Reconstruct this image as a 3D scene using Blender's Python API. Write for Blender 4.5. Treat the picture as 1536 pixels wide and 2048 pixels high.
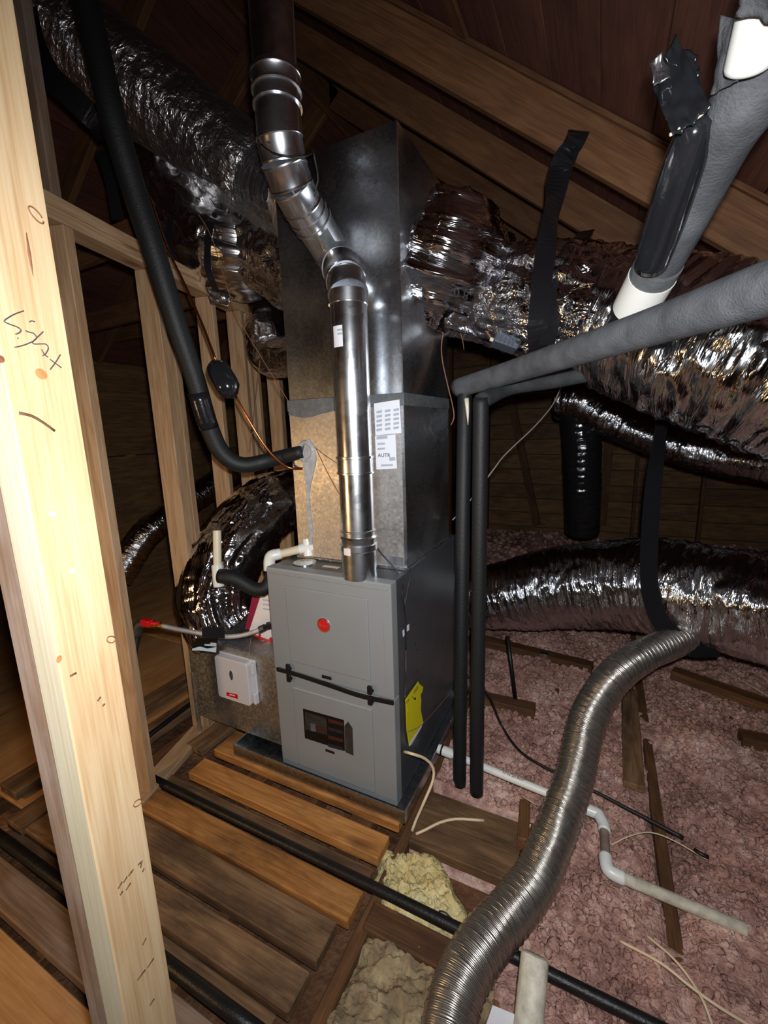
import bpy, bmesh, math, random
import numpy as np
from mathutils import Vector, Matrix

# ------------------------------------------------------------------ clear
for o in list(bpy.data.objects):
    bpy.data.objects.remove(o, do_unlink=True)
S = bpy.context.scene
COL = S.collection

# ------------------------------------------------------------------ camera (solved from the furnace and plenum edges)
FPX = 872.19
CAM = np.array([0.5956, -1.2266, 1.3760])
FWD = np.array([-0.43846729, 0.87835887, -0.19034739])
RGT = np.array([0.89693368, 0.44110339, -0.03062296])
UPV = np.array([-0.05706493, 0.18415616, 0.98123907])
cd = bpy.data.cameras.new('camera')
cd.sensor_fit = 'HORIZONTAL'; cd.sensor_width = 36.0
cd.lens = FPX / 1536.0 * 36.0
cd.clip_start = 0.01
cam = bpy.data.objects.new('camera', cd); COL.objects.link(cam)
cam.matrix_world = Matrix(((RGT[0], UPV[0], -FWD[0], CAM[0]), (RGT[1], UPV[1], -FWD[1], CAM[1]),
                           (RGT[2], UPV[2], -FWD[2], CAM[2]), (0, 0, 0, 1)))
S.camera = cam

# ------------------------------------------------------------------ light
S.view_settings.view_transform = 'Standard'; S.view_settings.look = 'None'
S.view_settings.gamma = 1.0; S.view_settings.exposure = 0.0
S.view_settings.use_curve_mapping = False
w = bpy.data.worlds.new('attic_dark'); S.world = w; w.use_nodes = True
w.node_tree.nodes['Background'].inputs[0].default_value = (0.75, 0.80, 1.0, 1)
w.node_tree.nodes['Background'].inputs[1].default_value = 0.004

def lamp(name, loc, energy, color, radius, kind='POINT', target=None, **kw):
    ld = bpy.data.lights.new(name, kind); ld.energy = energy; ld.color = color
    if kind != 'AREA': ld.shadow_soft_size = radius
    for k, v in kw.items(): setattr(ld, k, v)
    lo = bpy.data.objects.new(name, ld); lo.location = loc; COL.objects.link(lo)
    if target is not None:
        lo.rotation_euler = (Vector(target) - Vector(loc)).to_track_quat('-Z', 'Y').to_euler()
    return lo
# the phone's LED beside the lens, and a warm work lamp standing on the floor behind the stud post
FL = CAM + UPV*0.055 + RGT*0.02 - FWD*0.01
lamp('phone_flash', tuple(FL), 100.0, (0.97, 0.98, 1.0), 0.015, 'SPOT', tuple(FL + FWD + RGT*0.10 - UPV*0.10), spot_size=math.radians(154), spot_blend=1.0)
lamp('work_lamp', (-1.50, -1.90, 0.90), 38.0, (1.0, 0.62, 0.28), 0.12, 'SPOT', (-0.7, -0.1, 0.30), spot_size=math.radians(104), spot_blend=0.8)

# ------------------------------------------------------------------ geometry helpers
def V(*a): return np.array(a, float)
def ray(u, v): return FWD + RGT*(u-768)/FPX - UPV*(v-1024)/FPX
def PD(u, v, d): return CAM + ray(u, v)*d                      # point at a distance along the view axis
def PA(i, u, v, val):
    d = ray(u, v); return CAM + d*((val-CAM[i])/d[i])
def PX(u, v, x): return PA(0, u, v, x)
def PY(u, v, y): return PA(1, u, v, y)
def PZ(u, v, z): return PA(2, u, v, z)

MW = {}
def link(name, me, mw, parent=None):
    o = bpy.data.objects.new(name, me); COL.objects.link(o)
    place(o, mw, parent); return o
def place(o, mw, parent=None):
    o.rotation_mode = 'QUATERNION'
    loc, q, sc = mw.decompose()
    if parent is not None:
        o.parent = parent; o.matrix_parent_inverse = MW[parent.name].inverted()
    o.location = loc; o.rotation_quaternion = q; o.scale = sc
    MW[o.name] = mw.copy()

def tag(o, label, cat, group=None, kind=None):
    if label: o['label'] = label
    if cat: o['category'] = cat
    if group: o['group'] = group
    if kind: o['kind'] = kind
    return o
def thing(name, loc, label, cat, group=None):
    o = bpy.data.objects.new(name, None); COL.objects.link(o)
    o.empty_display_size = 0.05
    place(o, Matrix.Translation(Vector(loc)))
    return tag(o, label, cat, group)
def struct(name, loc=(0, 0, 0)):
    o = bpy.data.objects.new(name, None); COL.objects.link(o); o.empty_display_size = 0.05
    place(o, Matrix.Translation(Vector(loc))); o['kind'] = 'structure'; return o

def mesh_from(verts, faces, mat, smooth=False, uvs=None, name='mesh'):
    me = bpy.data.meshes.new(name); me.from_pydata([tuple(map(float, v)) for v in verts], [], [tuple(map(int, f)) for f in faces])
    if mat is not None:
        for m in (mat if isinstance(mat, (list, tuple)) else [mat]): me.materials.append(m)
    if smooth: me.polygons.foreach_set('use_smooth', [True]*len(me.polygons))
    if uvs is not None:
        ul = me.uv_layers.new(name='UVMap')
        li = np.empty(len(me.loops), np.int32); me.loops.foreach_get('vertex_index', li)
        ul.data.foreach_set('uv', np.asarray(uvs, float)[li].ravel())
    me.update(); return me
def world_mesh(name, verts, faces, mat, parent=None, smooth=False, uvs=None, origin=None):
    vv = np.asarray(verts, float); c = vv.mean(0) if origin is None else np.asarray(origin, float)
    return link(name, mesh_from(vv-c, faces, mat, smooth, uvs, name), Matrix.Translation(Vector(c)), parent)

def box_bm(sx, sy, sz, bevel=0.0, seg=1):
    bm = bmesh.new(); bmesh.ops.create_cube(bm, size=1.0)
    for v in bm.verts: v.co = Vector((v.co.x*sx, v.co.y*sy, v.co.z*sz))
    if bevel > 0:
        bmesh.ops.bevel(bm, geom=list(bm.edges), offset=bevel, segments=seg, affect='EDGES', profile=0.6)
    return bm
def bm_obj(name, bm, mat, mw, parent=None, smooth=False):
    me = bpy.data.meshes.new(name); bm.to_mesh(me); bm.free()
    for m in (mat if isinstance(mat, (list, tuple)) else [mat]): me.materials.append(m)
    if smooth: me.polygons.foreach_set('use_smooth', [True]*len(me.polygons))
    return link(name, me, mw, parent)
def box(name, lo, hi, mat, parent=None, bevel=0.002, seg=1):
    lo = np.minimum(lo, hi) if False else np.asarray(lo, float); hi = np.asarray(hi, float)
    s = np.abs(hi-lo); c = (lo+hi)/2
    b = min(bevel, s.min()*0.45)
    return bm_obj(name, box_bm(s[0], s[1], s[2], b, seg), mat, Matrix.Translation(Vector(c)), parent)
def frame_mw(c, ex, ey, ez):
    return Matrix(((ex[0], ey[0], ez[0], c[0]), (ex[1], ey[1], ez[1], c[1]), (ex[2], ey[2], ez[2], c[2]), (0, 0, 0, 1)))
def nrm(a): a = np.asarray(a, float); return a/np.linalg.norm(a)
def board(name, p0, p1, width, thick, mat, parent=None, up=(0, 0, 1), bevel=0.003):
    """a board from p0 to p1; local x runs along it, z is its thickness side (up)"""
    p0 = np.asarray(p0, float); p1 = np.asarray(p1, float); ex = nrm(p1-p0)
    ez = np.asarray(up, float); ez = nrm(ez-ex*(ez@ex)); ey = np.cross(ez, ex)
    return bm_obj(name, box_bm(np.linalg.norm(p1-p0), width, thick, min(bevel, thick*.4)), mat, frame_mw((p0+p1)/2, ex, ey, ez), parent)

def catmull(P, step):
    P = np.asarray(P, float); n = len(P)
    if n == 2:
        k = max(2, int(np.linalg.norm(P[1, :3]-P[0, :3])/step)+1)
        return np.array([P[0]+(P[1]-P[0])*t for t in np.linspace(0, 1, k)])
    Q = np.vstack([2*P[0]-P[1], P, 2*P[-1]-P[-2]]); out = []
    for i in range(1, n):
        a, b, c, d = Q[i-1], Q[i], Q[i+1], Q[i+2]
        k = max(2, int(np.linalg.norm(c[:3]-b[:3])/step))
        for t in np.arange(k)/k:
            out.append(.5*((2*b)+(-a+c)*t+(2*a-5*b+4*c-d)*t*t+(-a+3*b-3*c+d)*t**3))
    out.append(P[-1]); return np.array(out)
def frames(C):
    n = len(C); T = np.gradient(C, axis=0); T /= np.linalg.norm(T, axis=1)[:, None]+1e-12
    a = np.array([0, 0, 1.0]) if abs(T[0][2]) < .9 else np.array([1.0, 0, 0])
    N = np.zeros_like(C); B = np.zeros_like(C)
    x = nrm(np.cross(T[0], a)); N[0] = x; B[0] = np.cross(T[0], x)
    for i in range(1, n):
        x = x-T[i]*(x@T[i]); x = nrm(x); N[i] = x; B[i] = np.cross(T[i], x)
    return T, N, B
def tube_mesh(C, R, seg, caps=True, uv=True):
    """C (n,3), R (n,) or (n,seg)"""
    n = len(C); T, N, B = frames(C); th = np.arange(seg)*2*np.pi/seg
    R = np.asarray(R, float)
    if R.ndim == 0: R = np.full(n, float(R))
    if R.ndim == 1: R = np.repeat(R[:, None], seg, 1)
    dirs = N[:, None, :]*np.cos(th)[None, :, None]+B[:, None, :]*np.sin(th)[None, :, None]
    vs = (C[:, None, :]+dirs*R[:, :, None]).reshape(-1, 3)
    i = np.arange(n-1)[:, None]*seg; j = np.arange(seg)[None, :]; j2 = (j+1) % seg
    fs = np.stack([i+j, i+j2, i+seg+j2, i+seg+j], -1).reshape(-1, 4).tolist()
    s = np.concatenate([[0], np.cumsum(np.linalg.norm(np.diff(C, axis=0), axis=1))])
    uvs = np.stack([np.repeat(s[:, None], seg, 1), np.repeat((np.abs(th-np.pi)*float(R.mean()))[None, :], n, 0)], -1).reshape(-1, 2)
    if caps:
        fs.append(list(range(seg))[::-1]); fs.append(list(range((n-1)*seg, n*seg)))
    return vs, fs, uvs
def tube(name, pts, r, mat, parent=None, seg=14, step=0.02, smooth=True, straight=False):
    P = np.asarray(pts, float); r = np.asarray(r, float)
    if r.ndim == 0: r = np.full(len(P), float(r))
    Q = np.hstack([P, r[:, None]])
    if straight:
        Q2 = [Q[0]]
        for a, b in zip(Q[:-1], Q[1:]): Q2.append(b)
        Q = np.array(Q2)
    else: Q = catmull(Q, step)
    vs, fs, uv = tube_mesh(Q[:, :3], Q[:, 3], seg)
    o = world_mesh(name, vs, fs, mat, parent, smooth, uv)
    return o
def rod(name, p0, p1, r, mat, parent=None, seg=18, r1=None, prof=None):
    """straight round piece; prof = list of (t along 0..1, radius)"""
    p0 = np.asarray(p0, float); p1 = np.asarray(p1, float)
    if prof is None: prof = [(0, r), (1, r if r1 is None else r1)]
    C = np.array([p0+(p1-p0)*t for t, _ in prof]); R = np.array([q for _, q in prof])
    ex = nrm(p1-p0); a = np.array([0, 0, 1.0]) if abs(ex[2]) < .9 else np.array([1.0, 0, 0])
    x = nrm(np.cross(ex, a)); y = np.cross(ex, x); th = np.arange(seg)*2*np.pi/seg
    d = x[None]*np.cos(th)[:, None]+y[None]*np.sin(th)[:, None]
    vs = (C[:, None]+d[None]*R[:, None, None]).reshape(-1, 3); fs = []
    n = len(C)
    for i in range(n-1):
        for j in range(seg): fs.append((i*seg+j, i*seg+(j+1) % seg, (i+1)*seg+(j+1) % seg, (i+1)*seg+j))
    fs.append(tuple(range(seg))[::-1]); fs.append(tuple(range((n-1)*seg, n*seg)))
    o = world_mesh(name, vs, fs, mat, parent, False)
    me = o.data
    sm = [len(p.vertices) == 4 for p in me.polygons]; me.polygons.foreach_set('use_smooth', sm)
    try: me.set_sharp_from_angle(angle=math.radians(40))
    except Exception: pass
    return o
def ribbon(name, pts, width, side, mat, parent=None, thick=0.0012, step=0.015, twist=None):
    """a flat strap through pts; side = direction(s) across the strap"""
    P = np.asarray(pts, float); sd = np.asarray(side, float)
    if sd.ndim == 1: sd = np.repeat(sd[None], len(P), 0)
    wd = np.asarray(width, float)
    if wd.ndim == 0: wd = np.full(len(P), float(wd))
    Q = catmull(np.hstack([P, sd, wd[:, None]]), step); C = Q[:, :3]
    T = np.gradient(C, axis=0); T /= np.linalg.norm(T, axis=1)[:, None]
    X = Q[:, 3:6]-T*np.sum(Q[:, 3:6]*T, 1)[:, None]; X /= np.linalg.norm(X, axis=1)[:, None]
    Nn = np.cross(T, X); h = Q[:, 6:7]/2
    vs = np.stack([C-X*h-Nn*thick, C+X*h-Nn*thick, C+X*h+Nn*thick, C-X*h+Nn*thick], 1).reshape(-1, 3)
    fs = []; n = len(C)
    for i in range(n-1):
        for j in range(4): fs.append((i*4+j, i*4+(j+1) % 4, (i+1)*4+(j+1) % 4, (i+1)*4+j))
    fs.append((3, 2, 1, 0)); fs.append(tuple(range((n-1)*4, n*4)))
    return world_mesh(name, vs, fs, mat, parent)
def plate(name, quad, mat, parent=None, thick=0.001, normal=None):
    """a thin polygon plate with real thickness; quad = list of coplanar points"""
    q = np.asarray(quad, float); n = nrm(np.cross(q[1]-q[0], q[2]-q[0])) if normal is None else nrm(normal)
    k = len(q); vs = np.vstack([q, q+n*thick])
    fs = [tuple(range(k))[::-1], tuple(range(k, 2*k))]+[(i, (i+1) % k, k+(i+1) % k, k+i) for i in range(k)]
    return world_mesh(name, vs, fs, mat, parent)
def fix_normals(o):
    bm = bmesh.new(); bm.from_mesh(o.data); bmesh.ops.recalc_face_normals(bm, faces=bm.faces); bm.to_mesh(o.data); bm.free(); return o
def disc(name, c, n, r, mat, parent=None, thick=0.002, seg=24, ry=None, up=(0, 0, 1)):
    n = nrm(n); u = np.asarray(up, float); u = nrm(u-n*(u@n)); x = np.cross(u, n); ry = ry or r
    q = [c+x*r*math.cos(t)+u*ry*math.sin(t) for t in np.arange(seg)*2*np.pi/seg]
    return plate(name, q, mat, parent, thick, n)
def text(name, body, c, xdir, ydir, size, mat, parent=None):
    cu = bpy.data.curves.new(name, 'FONT'); cu.body = body; cu.size = size; cu.align_x = 'CENTER'; cu.align_y = 'CENTER'; cu.extrude = 0.0002
    to = bpy.data.objects.new('tmp_text', cu); COL.objects.link(to)
    dg = bpy.context.evaluated_depsgraph_get(); me = bpy.data.meshes.new_from_object(to.evaluated_get(dg))
    bpy.data.objects.remove(to, do_unlink=True); bpy.data.curves.remove(cu)
    me.materials.clear(); me.materials.append(mat)
    ex = nrm(xdir); ez = nrm(np.cross(ex, ydir)); ey = np.cross(ez, ex)
    return link(name, me, frame_mw(c, ex, ey, ez), parent)

# ------------------------------------------------------------------ numpy noise
def _h(ix, iy, iz, seed):
    n = (ix*374761393+iy*668265263+iz*2147483647+seed*1274126177) & 0xffffffff
    n = ((n ^ (n >> 13))*1274126177) & 0xffffffff
    n = (n ^ (n >> 16)) & 0xffffffff
    return n/4294967295.0
def n3(x, y, z, seed=0):
    x, y, z = np.broadcast_arrays(np.asarray(x, float), np.asarray(y, float), np.asarray(z, float))
    ix, iy, iz = np.floor(x).astype(np.int64), np.floor(y).astype(np.int64), np.floor(z).astype(np.int64)
    fx, fy, fz = x-ix, y-iy, z-iz
    fx, fy, fz = fx*fx*(3-2*fx), fy*fy*(3-2*fy), fz*fz*(3-2*fz)
    r = 0
    for a in (0, 1):
        for b in (0, 1):
            for c in (0, 1):
                r = r+_h(ix+a, iy+b, iz+c, seed)*(fx if a else 1-fx)*(fy if b else 1-fy)*(fz if c else 1-fz)
    return r*2-1
def ridge(x, y, z, seed=0): return 1-2*np.abs(n3(x, y, z, seed))

# ------------------------------------------------------------------ materials
def nodes(name):
    m = bpy.data.materials.new(name); m.use_nodes = True
    nt = m.node_tree; return m, nt, nt.nodes['Principled BSDF']
def add(nt, t, **kw):
    n = nt.nodes.new(t)
    for k, v in kw.items():
        if k in ('op',): n.operation = v
        else: setattr(n, k, v)
    return n
def ramp(nt, stops):
    r = nt.nodes.new('ShaderNodeValToRGB'); e = r.color_ramp.elements
    while len(e) > 1: e.remove(e[-1])
    e[0].position = stops[0][0]; e[0].color = (*stops[0][1], 1)
    for p, c in stops[1:]:
        x = e.new(p); x.color = (*c, 1)
    return r
def lin(r, g, b):
    f = lambda c: (c/255/12.92 if c/255 <= .04045 else ((c/255+.055)/1.055)**2.4)
    return (f(r), f(g), f(b))
def plain(name, col, rough=0.5, metal=0.0, bump=0.0, bscale=200.0, var=0.0, vscale=8.0, spec=0.5, coat=0.0, rvar=0.0):
    m, nt, p = nodes(name)
    p.inputs['Base Color'].default_value = (*col, 1); p.inputs['Roughness'].default_value = rough; p.inputs['Metallic'].default_value = metal
    p.inputs['Specular IOR Level'].default_value = spec; p.inputs['Coat Weight'].default_value = coat
    tc = add(nt, 'ShaderNodeTexCoord')
    if var > 0 or rvar > 0:
        nz = add(nt, 'ShaderNodeTexNoise'); nz.inputs['Scale'].default_value = vscale; nz.inputs['Detail'].default_value = 6
        nt.links.new(tc.outputs['Object'], nz.inputs['Vector'])
        if var > 0:
            r = ramp(nt, [(.3, tuple(c*(1-var) for c in col)), (.7, tuple(min(1, c*(1+var*.6)) for c in col))])
            nt.links.new(nz.outputs['Fac'], r.inputs['Fac']); nt.links.new(r.outputs['Color'], p.inputs['Base Color'])
        if rvar > 0:
            mr = add(nt, 'ShaderNodeMapRange'); mr.inputs[1].default_value = .3; mr.inputs[2].default_value = .7
            mr.inputs[3].default_value = max(.02, rough-rvar); mr.inputs[4].default_value = min(1, rough+rvar)
            nt.links.new(nz.outputs['Fac'], mr.inputs[0]); nt.links.new(mr.outputs[0], p.inputs['Roughness'])
    if bump > 0:
        nb = add(nt, 'ShaderNodeTexNoise'); nb.inputs['Scale'].default_value = bscale; nb.inputs['Detail'].default_value = 4
        nt.links.new(tc.outputs['Object'], nb.inputs['Vector'])
        b = add(nt, 'ShaderNodeBump'); b.inputs['Strength'].default_value = bump; b.inputs['Distance'].default_value = .004
        nt.links.new(nb.outputs['Fac'], b.inputs['Height']); nt.links.new(b.outputs['Normal'], p.inputs['Normal'])
    return m
def wood(name, dark, mid, light, rough=0.6, grain=1.0, stain=0.0, staincol=(0.02, 0.012, 0.008), knots=0.5, stainscale=3.0, spec=0.3):
    """grain along local x, an own offset for each board"""
    m, nt, p = nodes(name); L = nt.links.new
    tc = add(nt, 'ShaderNodeTexCoord'); oi = add(nt, 'ShaderNodeObjectInfo')
    off = add(nt, 'ShaderNodeVectorMath', op='SCALE'); off.inputs[0].default_value = (37.0, 11.0, 23.0); L(oi.outputs['Random'], off.inputs['Scale'])
    ad = add(nt, 'ShaderNodeVectorMath', op='ADD'); L(tc.outputs['Object'], ad.inputs[0]); L(off.outputs[0], ad.inputs[1])
    mp = add(nt, 'ShaderNodeMapping'); mp.inputs['Scale'].default_value = (1.2, 9.0, 9.0); L(ad.outputs[0], mp.inputs[0])
    n1 = add(nt, 'ShaderNodeTexNoise'); n1.inputs['Scale'].default_value = 2.2*grain; n1.inputs['Detail'].default_value = 5; n1.inputs['Distortion'].default_value = .5
    L(mp.outputs[0], n1.inputs['Vector'])
    wv = add(nt, 'ShaderNodeMath', op='MULTIPLY'); wv.inputs[1].default_value = 22.0; L(n1.outputs['Fac'], wv.inputs[0])
    sn = add(nt, 'ShaderNodeMath', op='SINE'); L(wv.outputs[0], sn.inputs[0])
    mr = add(nt, 'ShaderNodeMapRange'); mr.inputs[1].default_value = -1; mr.inputs[2].default_value = 1; L(sn.outputs[0], mr.inputs[0])
    mp2 = add(nt, 'ShaderNodeMapping'); mp2.inputs['Scale'].default_value = (6.0, 220.0, 220.0); L(ad.outputs[0], mp2.inputs[0])
    n2 = add(nt, 'ShaderNodeTexNoise'); n2.inputs['Scale'].default_value = 1.0; n2.inputs['Detail'].default_value = 3; L(mp2.outputs[0], n2.inputs['Vector'])
    mx = add(nt, 'ShaderNodeMath', op='MULTIPLY_ADD'); mx.inputs[1].default_value = .22; L(mr.outputs[0], mx.inputs[0])
    h2 = add(nt, 'ShaderNodeMath', op='MULTIPLY'); h2.inputs[1].default_value = .78; L(n2.outputs['Fac'], h2.inputs[0]); L(h2.outputs[0], mx.inputs[2])
    r = ramp(nt, [(.12, dark), (.45, mid), (.78, light)]); L(mx.outputs[0], r.inputs['Fac'])
    col = r.outputs['Color']
    if knots > 0:
        mk = add(nt, 'ShaderNodeMapping'); mk.inputs['Scale'].default_value = (1.6, 5.0, 5.0); L(ad.outputs[0], mk.inputs[0])
        vo = add(nt, 'ShaderNodeTexVoronoi'); vo.inputs['Scale'].default_value = 1.3; vo.inputs['Randomness'].default_value = 1; L(mk.outputs[0], vo.inputs['Vector'])
        kr = add(nt, 'ShaderNodeMapRange'); kr.inputs[1].default_value = .05; kr.inputs[2].default_value = .16; kr.inputs[3].default_value = knots; kr.inputs[4].default_value = 0
        L(vo.outputs['Distance'], kr.inputs[0])
        mk2 = add(nt, 'ShaderNodeMix', data_type='RGBA'); L(kr.outputs[0], mk2.inputs[0]); L(col, mk2.inputs[6]); mk2.inputs[7].default_value = (dark[0]*.45, dark[1]*.33, dark[2]*.3, 1)
        col = mk2.outputs[2]
    if stain > 0:
        ns = add(nt, 'ShaderNodeTexNoise'); ns.inputs['Scale'].default_value = stainscale; ns.inputs['Detail'].default_value = 7; ns.inputs['Roughness'].default_value = .65
        ms = add(nt, 'ShaderNodeMapping'); ms.inputs['Scale'].default_value = (1.0, 2.2, 2.2); L(ad.outputs[0], ms.inputs[0]); L(ms.outputs[0], ns.inputs['Vector'])
        sr = add(nt, 'ShaderNodeMapRange'); sr.inputs[1].default_value = .45; sr.inputs[2].default_value = .72; sr.inputs[3].default_value = 0; sr.inputs[4].default_value = stain
        L(ns.outputs['Fac'], sr.inputs[0])
        mk3 = add(nt, 'ShaderNodeMix', data_type='RGBA'); L(sr.outputs[0], mk3.inputs[0]); L(col, mk3.inputs[6]); mk3.inputs[7].default_value = (*staincol, 1); col = mk3.outputs[2]
    hv = add(nt, 'ShaderNodeHueSaturation'); va = add(nt, 'ShaderNodeMapRange'); va.inputs[3].default_value = .82; va.inputs[4].default_value = 1.15
    L(oi.outputs['Random'], va.inputs[0]); L(va.outputs[0], hv.inputs['Value']); L(col, hv.inputs['Color'])
    L(hv.outputs['Color'], p.inputs['Base Color']); p.inputs['Roughness'].default_value = rough; p.inputs['Specular IOR Level'].default_value = spec
    b = add(nt, 'ShaderNodeBump'); b.inputs['Strength'].default_value = .35; b.inputs['Distance'].default_value = .0015; L(mx.outputs[0], b.inputs['Height']); L(b.outputs['Normal'], p.inputs['Normal'])
    return m
def galv(name, col=(.72, .75, .78), rough=.28, spangle=90.0, amt=.12, dirt=0.0):
    m, nt, p = nodes(name); L = nt.links.new
    tc = add(nt, 'ShaderNodeTexCoord'); vo = add(nt, 'ShaderNodeTexVoronoi'); vo.inputs['Scale'].default_value = spangle; L(tc.outputs['Object'], vo.inputs['Vector'])
    nz = add(nt, 'ShaderNodeTexNoise'); nz.inputs['Scale'].default_value = 3.5; nz.inputs['Detail'].default_value = 5; L(tc.outputs['Object'], nz.inputs['Vector'])
    sp = add(nt, 'ShaderNodeSeparateColor'); L(vo.outputs['Color'], sp.inputs[0])
    a = add(nt, 'ShaderNodeMath', op='MULTIPLY_ADD'); a.inputs[1].default_value = amt; a.inputs[2].default_value = 0; L(sp.outputs[0], a.inputs[0])
    b = add(nt, 'ShaderNodeMath', op='MULTIPLY_ADD'); b.inputs[1].default_value = .34; L(nz.outputs['Fac'], b.inputs[0]); L(a.outputs[0], b.inputs[2])
    rr = add(nt, 'ShaderNodeMath', op='ADD'); rr.inputs[1].default_value = rough-.2; L(b.outputs[0], rr.inputs[0]); L(rr.outputs[0], p.inputs['Roughness'])
    r = ramp(nt, [(.0, tuple(c*.82 for c in col)), (1, tuple(min(1, c*1.1) for c in col))]); L(sp.outputs[1], r.inputs['Fac'])
    c = r.outputs['Color']
    if dirt > 0:
        n4 = add(nt, 'ShaderNodeTexNoise'); n4.inputs['Scale'].default_value = 5; n4.inputs['Detail'].default_value = 8; L(tc.outputs['Object'], n4.inputs['Vector'])
        mr = add(nt, 'ShaderNodeMapRange'); mr.inputs[1].default_value = .45; mr.inputs[2].default_value = .75; mr.inputs[4].default_value = dirt; L(n4.outputs['Fac'], mr.inputs[0])
        mk = add(nt, 'ShaderNodeMix', data_type='RGBA'); L(mr.outputs[0], mk.inputs[0]); L(c, mk.inputs[6]); mk.inputs[7].default_value = (.25, .24, .22, 1); c = mk.outputs[2]
    L(c, p.inputs['Base Color']); p.inputs['Metallic'].default_value = 1
    bp = add(nt, 'ShaderNodeBump'); bp.inputs['Strength'].default_value = .06; bp.inputs['Distance'].default_value = .02
    n5 = add(nt, 'ShaderNodeTexNoise'); n5.inputs['Scale'].default_value = 6; n5.inputs['Detail'].default_value = 2; L(tc.outputs['Object'], n5.inputs['Vector']); L(n5.outputs['Fac'], bp.inputs['Height']); L(bp.outputs['Normal'], p.inputs['Normal'])
    return m
def foil(name, col=(.76, .78, .83), rough=.12, su=60.0, sv=10.0, strength=.7, fine=.5):
    """crinkled metallised film; uv.x runs along the duct, uv.y around it (metres)"""
    m, nt, p = nodes(name); L = nt.links.new
    tc = add(nt, 'ShaderNodeTexCoord')
    mp = add(nt, 'ShaderNodeMapping'); mp.inputs['Scale'].default_value = (su, sv, 1); L(tc.outputs['UV'], mp.inputs[0])
    n1 = add(nt, 'ShaderNodeTexNoise'); n1.inputs['Scale'].default_value = 1.0; n1.inputs['Detail'].default_value = 4; n1.inputs['Distortion'].default_value = 1.2; L(mp.outputs[0], n1.inputs['Vector'])
    s = add(nt, 'ShaderNodeMath', op='SUBTRACT'); s.inputs[1].default_value = .5; L(n1.outputs['Fac'], s.inputs[0])
    ab = add(nt, 'ShaderNodeMath', op='ABSOLUTE'); L(s.outputs[0], ab.inputs[0])
    mp2 = add(nt, 'ShaderNodeMapping'); mp2.inputs['Scale'].default_value = (su*1.5, sv*6, 1); mp2.inputs['Rotation'].default_value = (0, 0, .4); L(tc.outputs['UV'], mp2.inputs[0])
    vo = add(nt, 'ShaderNodeTexVoronoi'); vo.feature = 'F1'; vo.inputs['Scale'].default_value = .55; L(mp2.outputs[0], vo.inputs['Vector'])
    ma = add(nt, 'ShaderNodeMath', op='MULTIPLY_ADD'); ma.inputs[1].default_value = fine*.35; L(vo.outputs['Distance'], ma.inputs[0])
    m2 = add(nt, 'ShaderNodeMath', op='MULTIPLY'); m2.inputs[1].default_value = 1.6; L(ab.outputs[0], m2.inputs[0]); L(m2.outputs[0], ma.inputs[2])
    b = add(nt, 'ShaderNodeBump'); b.inputs['Strength'].default_value = strength; b.inputs['Distance'].default_value = .010; L(ma.outputs[0], b.inputs['Height']); L(b.outputs['Normal'], p.inputs['Normal'])
    p.inputs['Base Color'].default_value = (*col, 1); p.inputs['Metallic'].default_value = 1; p.inputs['Roughness'].default_value = rough
    return m

M = {}
M['new_pine'] = wood('new_pine', lin(176, 140, 100), lin(198, 168, 128), lin(208, 184, 148), rough=.55, knots=.0, grain=.8)
M['flashlit_pine'] = wood('flashlit_pine', lin(190, 176, 144), lin(202, 190, 162), lin(210, 202, 180), rough=.6, knots=.0, grain=.6)  # the new pine made paler, flash light put into its colour
M['dusty_pine'] = wood('dusty_pine', lin(112, 86, 66), lin(142, 114, 92), lin(168, 144, 124), rough=.7, knots=.2, stain=.5, staincol=lin(170, 162, 158))
M['stud_pine'] = wood('stud_pine', lin(146, 108, 74), lin(180, 146, 110), lin(200, 170, 136), rough=.6, knots=.7)
M['old_plank'] = wood('old_plank', lin(116, 74, 38), lin(168, 114, 60), lin(192, 140, 82), rough=.62, knots=.6, stain=.8, staincol=lin(62, 46, 36), stainscale=3.0)
M['dirty_plank'] = wood('dirty_plank', lin(82, 60, 42), lin(122, 92, 64), lin(150, 118, 84), rough=.7, knots=.6, stain=.85, staincol=lin(54, 42, 36), stainscale=3.5)
M['joist'] = wood('joist', lin(66, 44, 27), lin(100, 68, 42), lin(124, 88, 56), rough=.7, knots=.5, stain=.6, staincol=lin(58, 40, 32))
M['rafter'] = wood('rafter', lin(78, 52, 34), lin(106, 72, 47), lin(124, 88, 58), rough=.65, knots=.4, stain=.45, staincol=lin(62, 42, 34))
M['roof_board'] = wood('roof_board', lin(66, 40, 33), lin(92, 56, 45), lin(106, 68, 54), rough=.7, knots=.4, stain=.5, staincol=lin(60, 36, 34))
M['back_board'] = wood('back_board', lin(84, 62, 40), lin(122, 92, 60), lin(144, 112, 76), rough=.7, knots=.3, stain=.6, staincol=lin(58, 44, 34))
M['plywood'] = wood('plywood', lin(166, 116, 70), lin(194, 144, 92), lin(206, 162, 112), rough=.65, knots=.5, grain=.5, stain=.4, staincol=lin(120, 78, 48))
M['galv'] = galv('galvanised_sheet', (.72,.75,.78), .30, 140, .03)
M['galv_dull'] = galv('dull_galvanised_sheet', (.56, .57, .55), .42, 120, .16, .5)
M['galv_coil'] = galv('coil_case_sheet', (.66, .63, .60), .47, 110, .10, .2)
M['flue'] = galv('flue_sheet', (.80, .82, .86), .27, 40, .03)
M['tray'] = galv('tray_sheet', (.45, .47, .50), .3, 80, .1)
M['seam_tape'] = plain('mastic_tape', lin(112, 116, 118), .55, .35, bump=.4, bscale=90, var=.25, vscale=30)
M['mastic'] = plain('grey_mastic', lin(176, 176, 178), .5, 0, bump=.8, bscale=60, var=.25, vscale=40)
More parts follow.
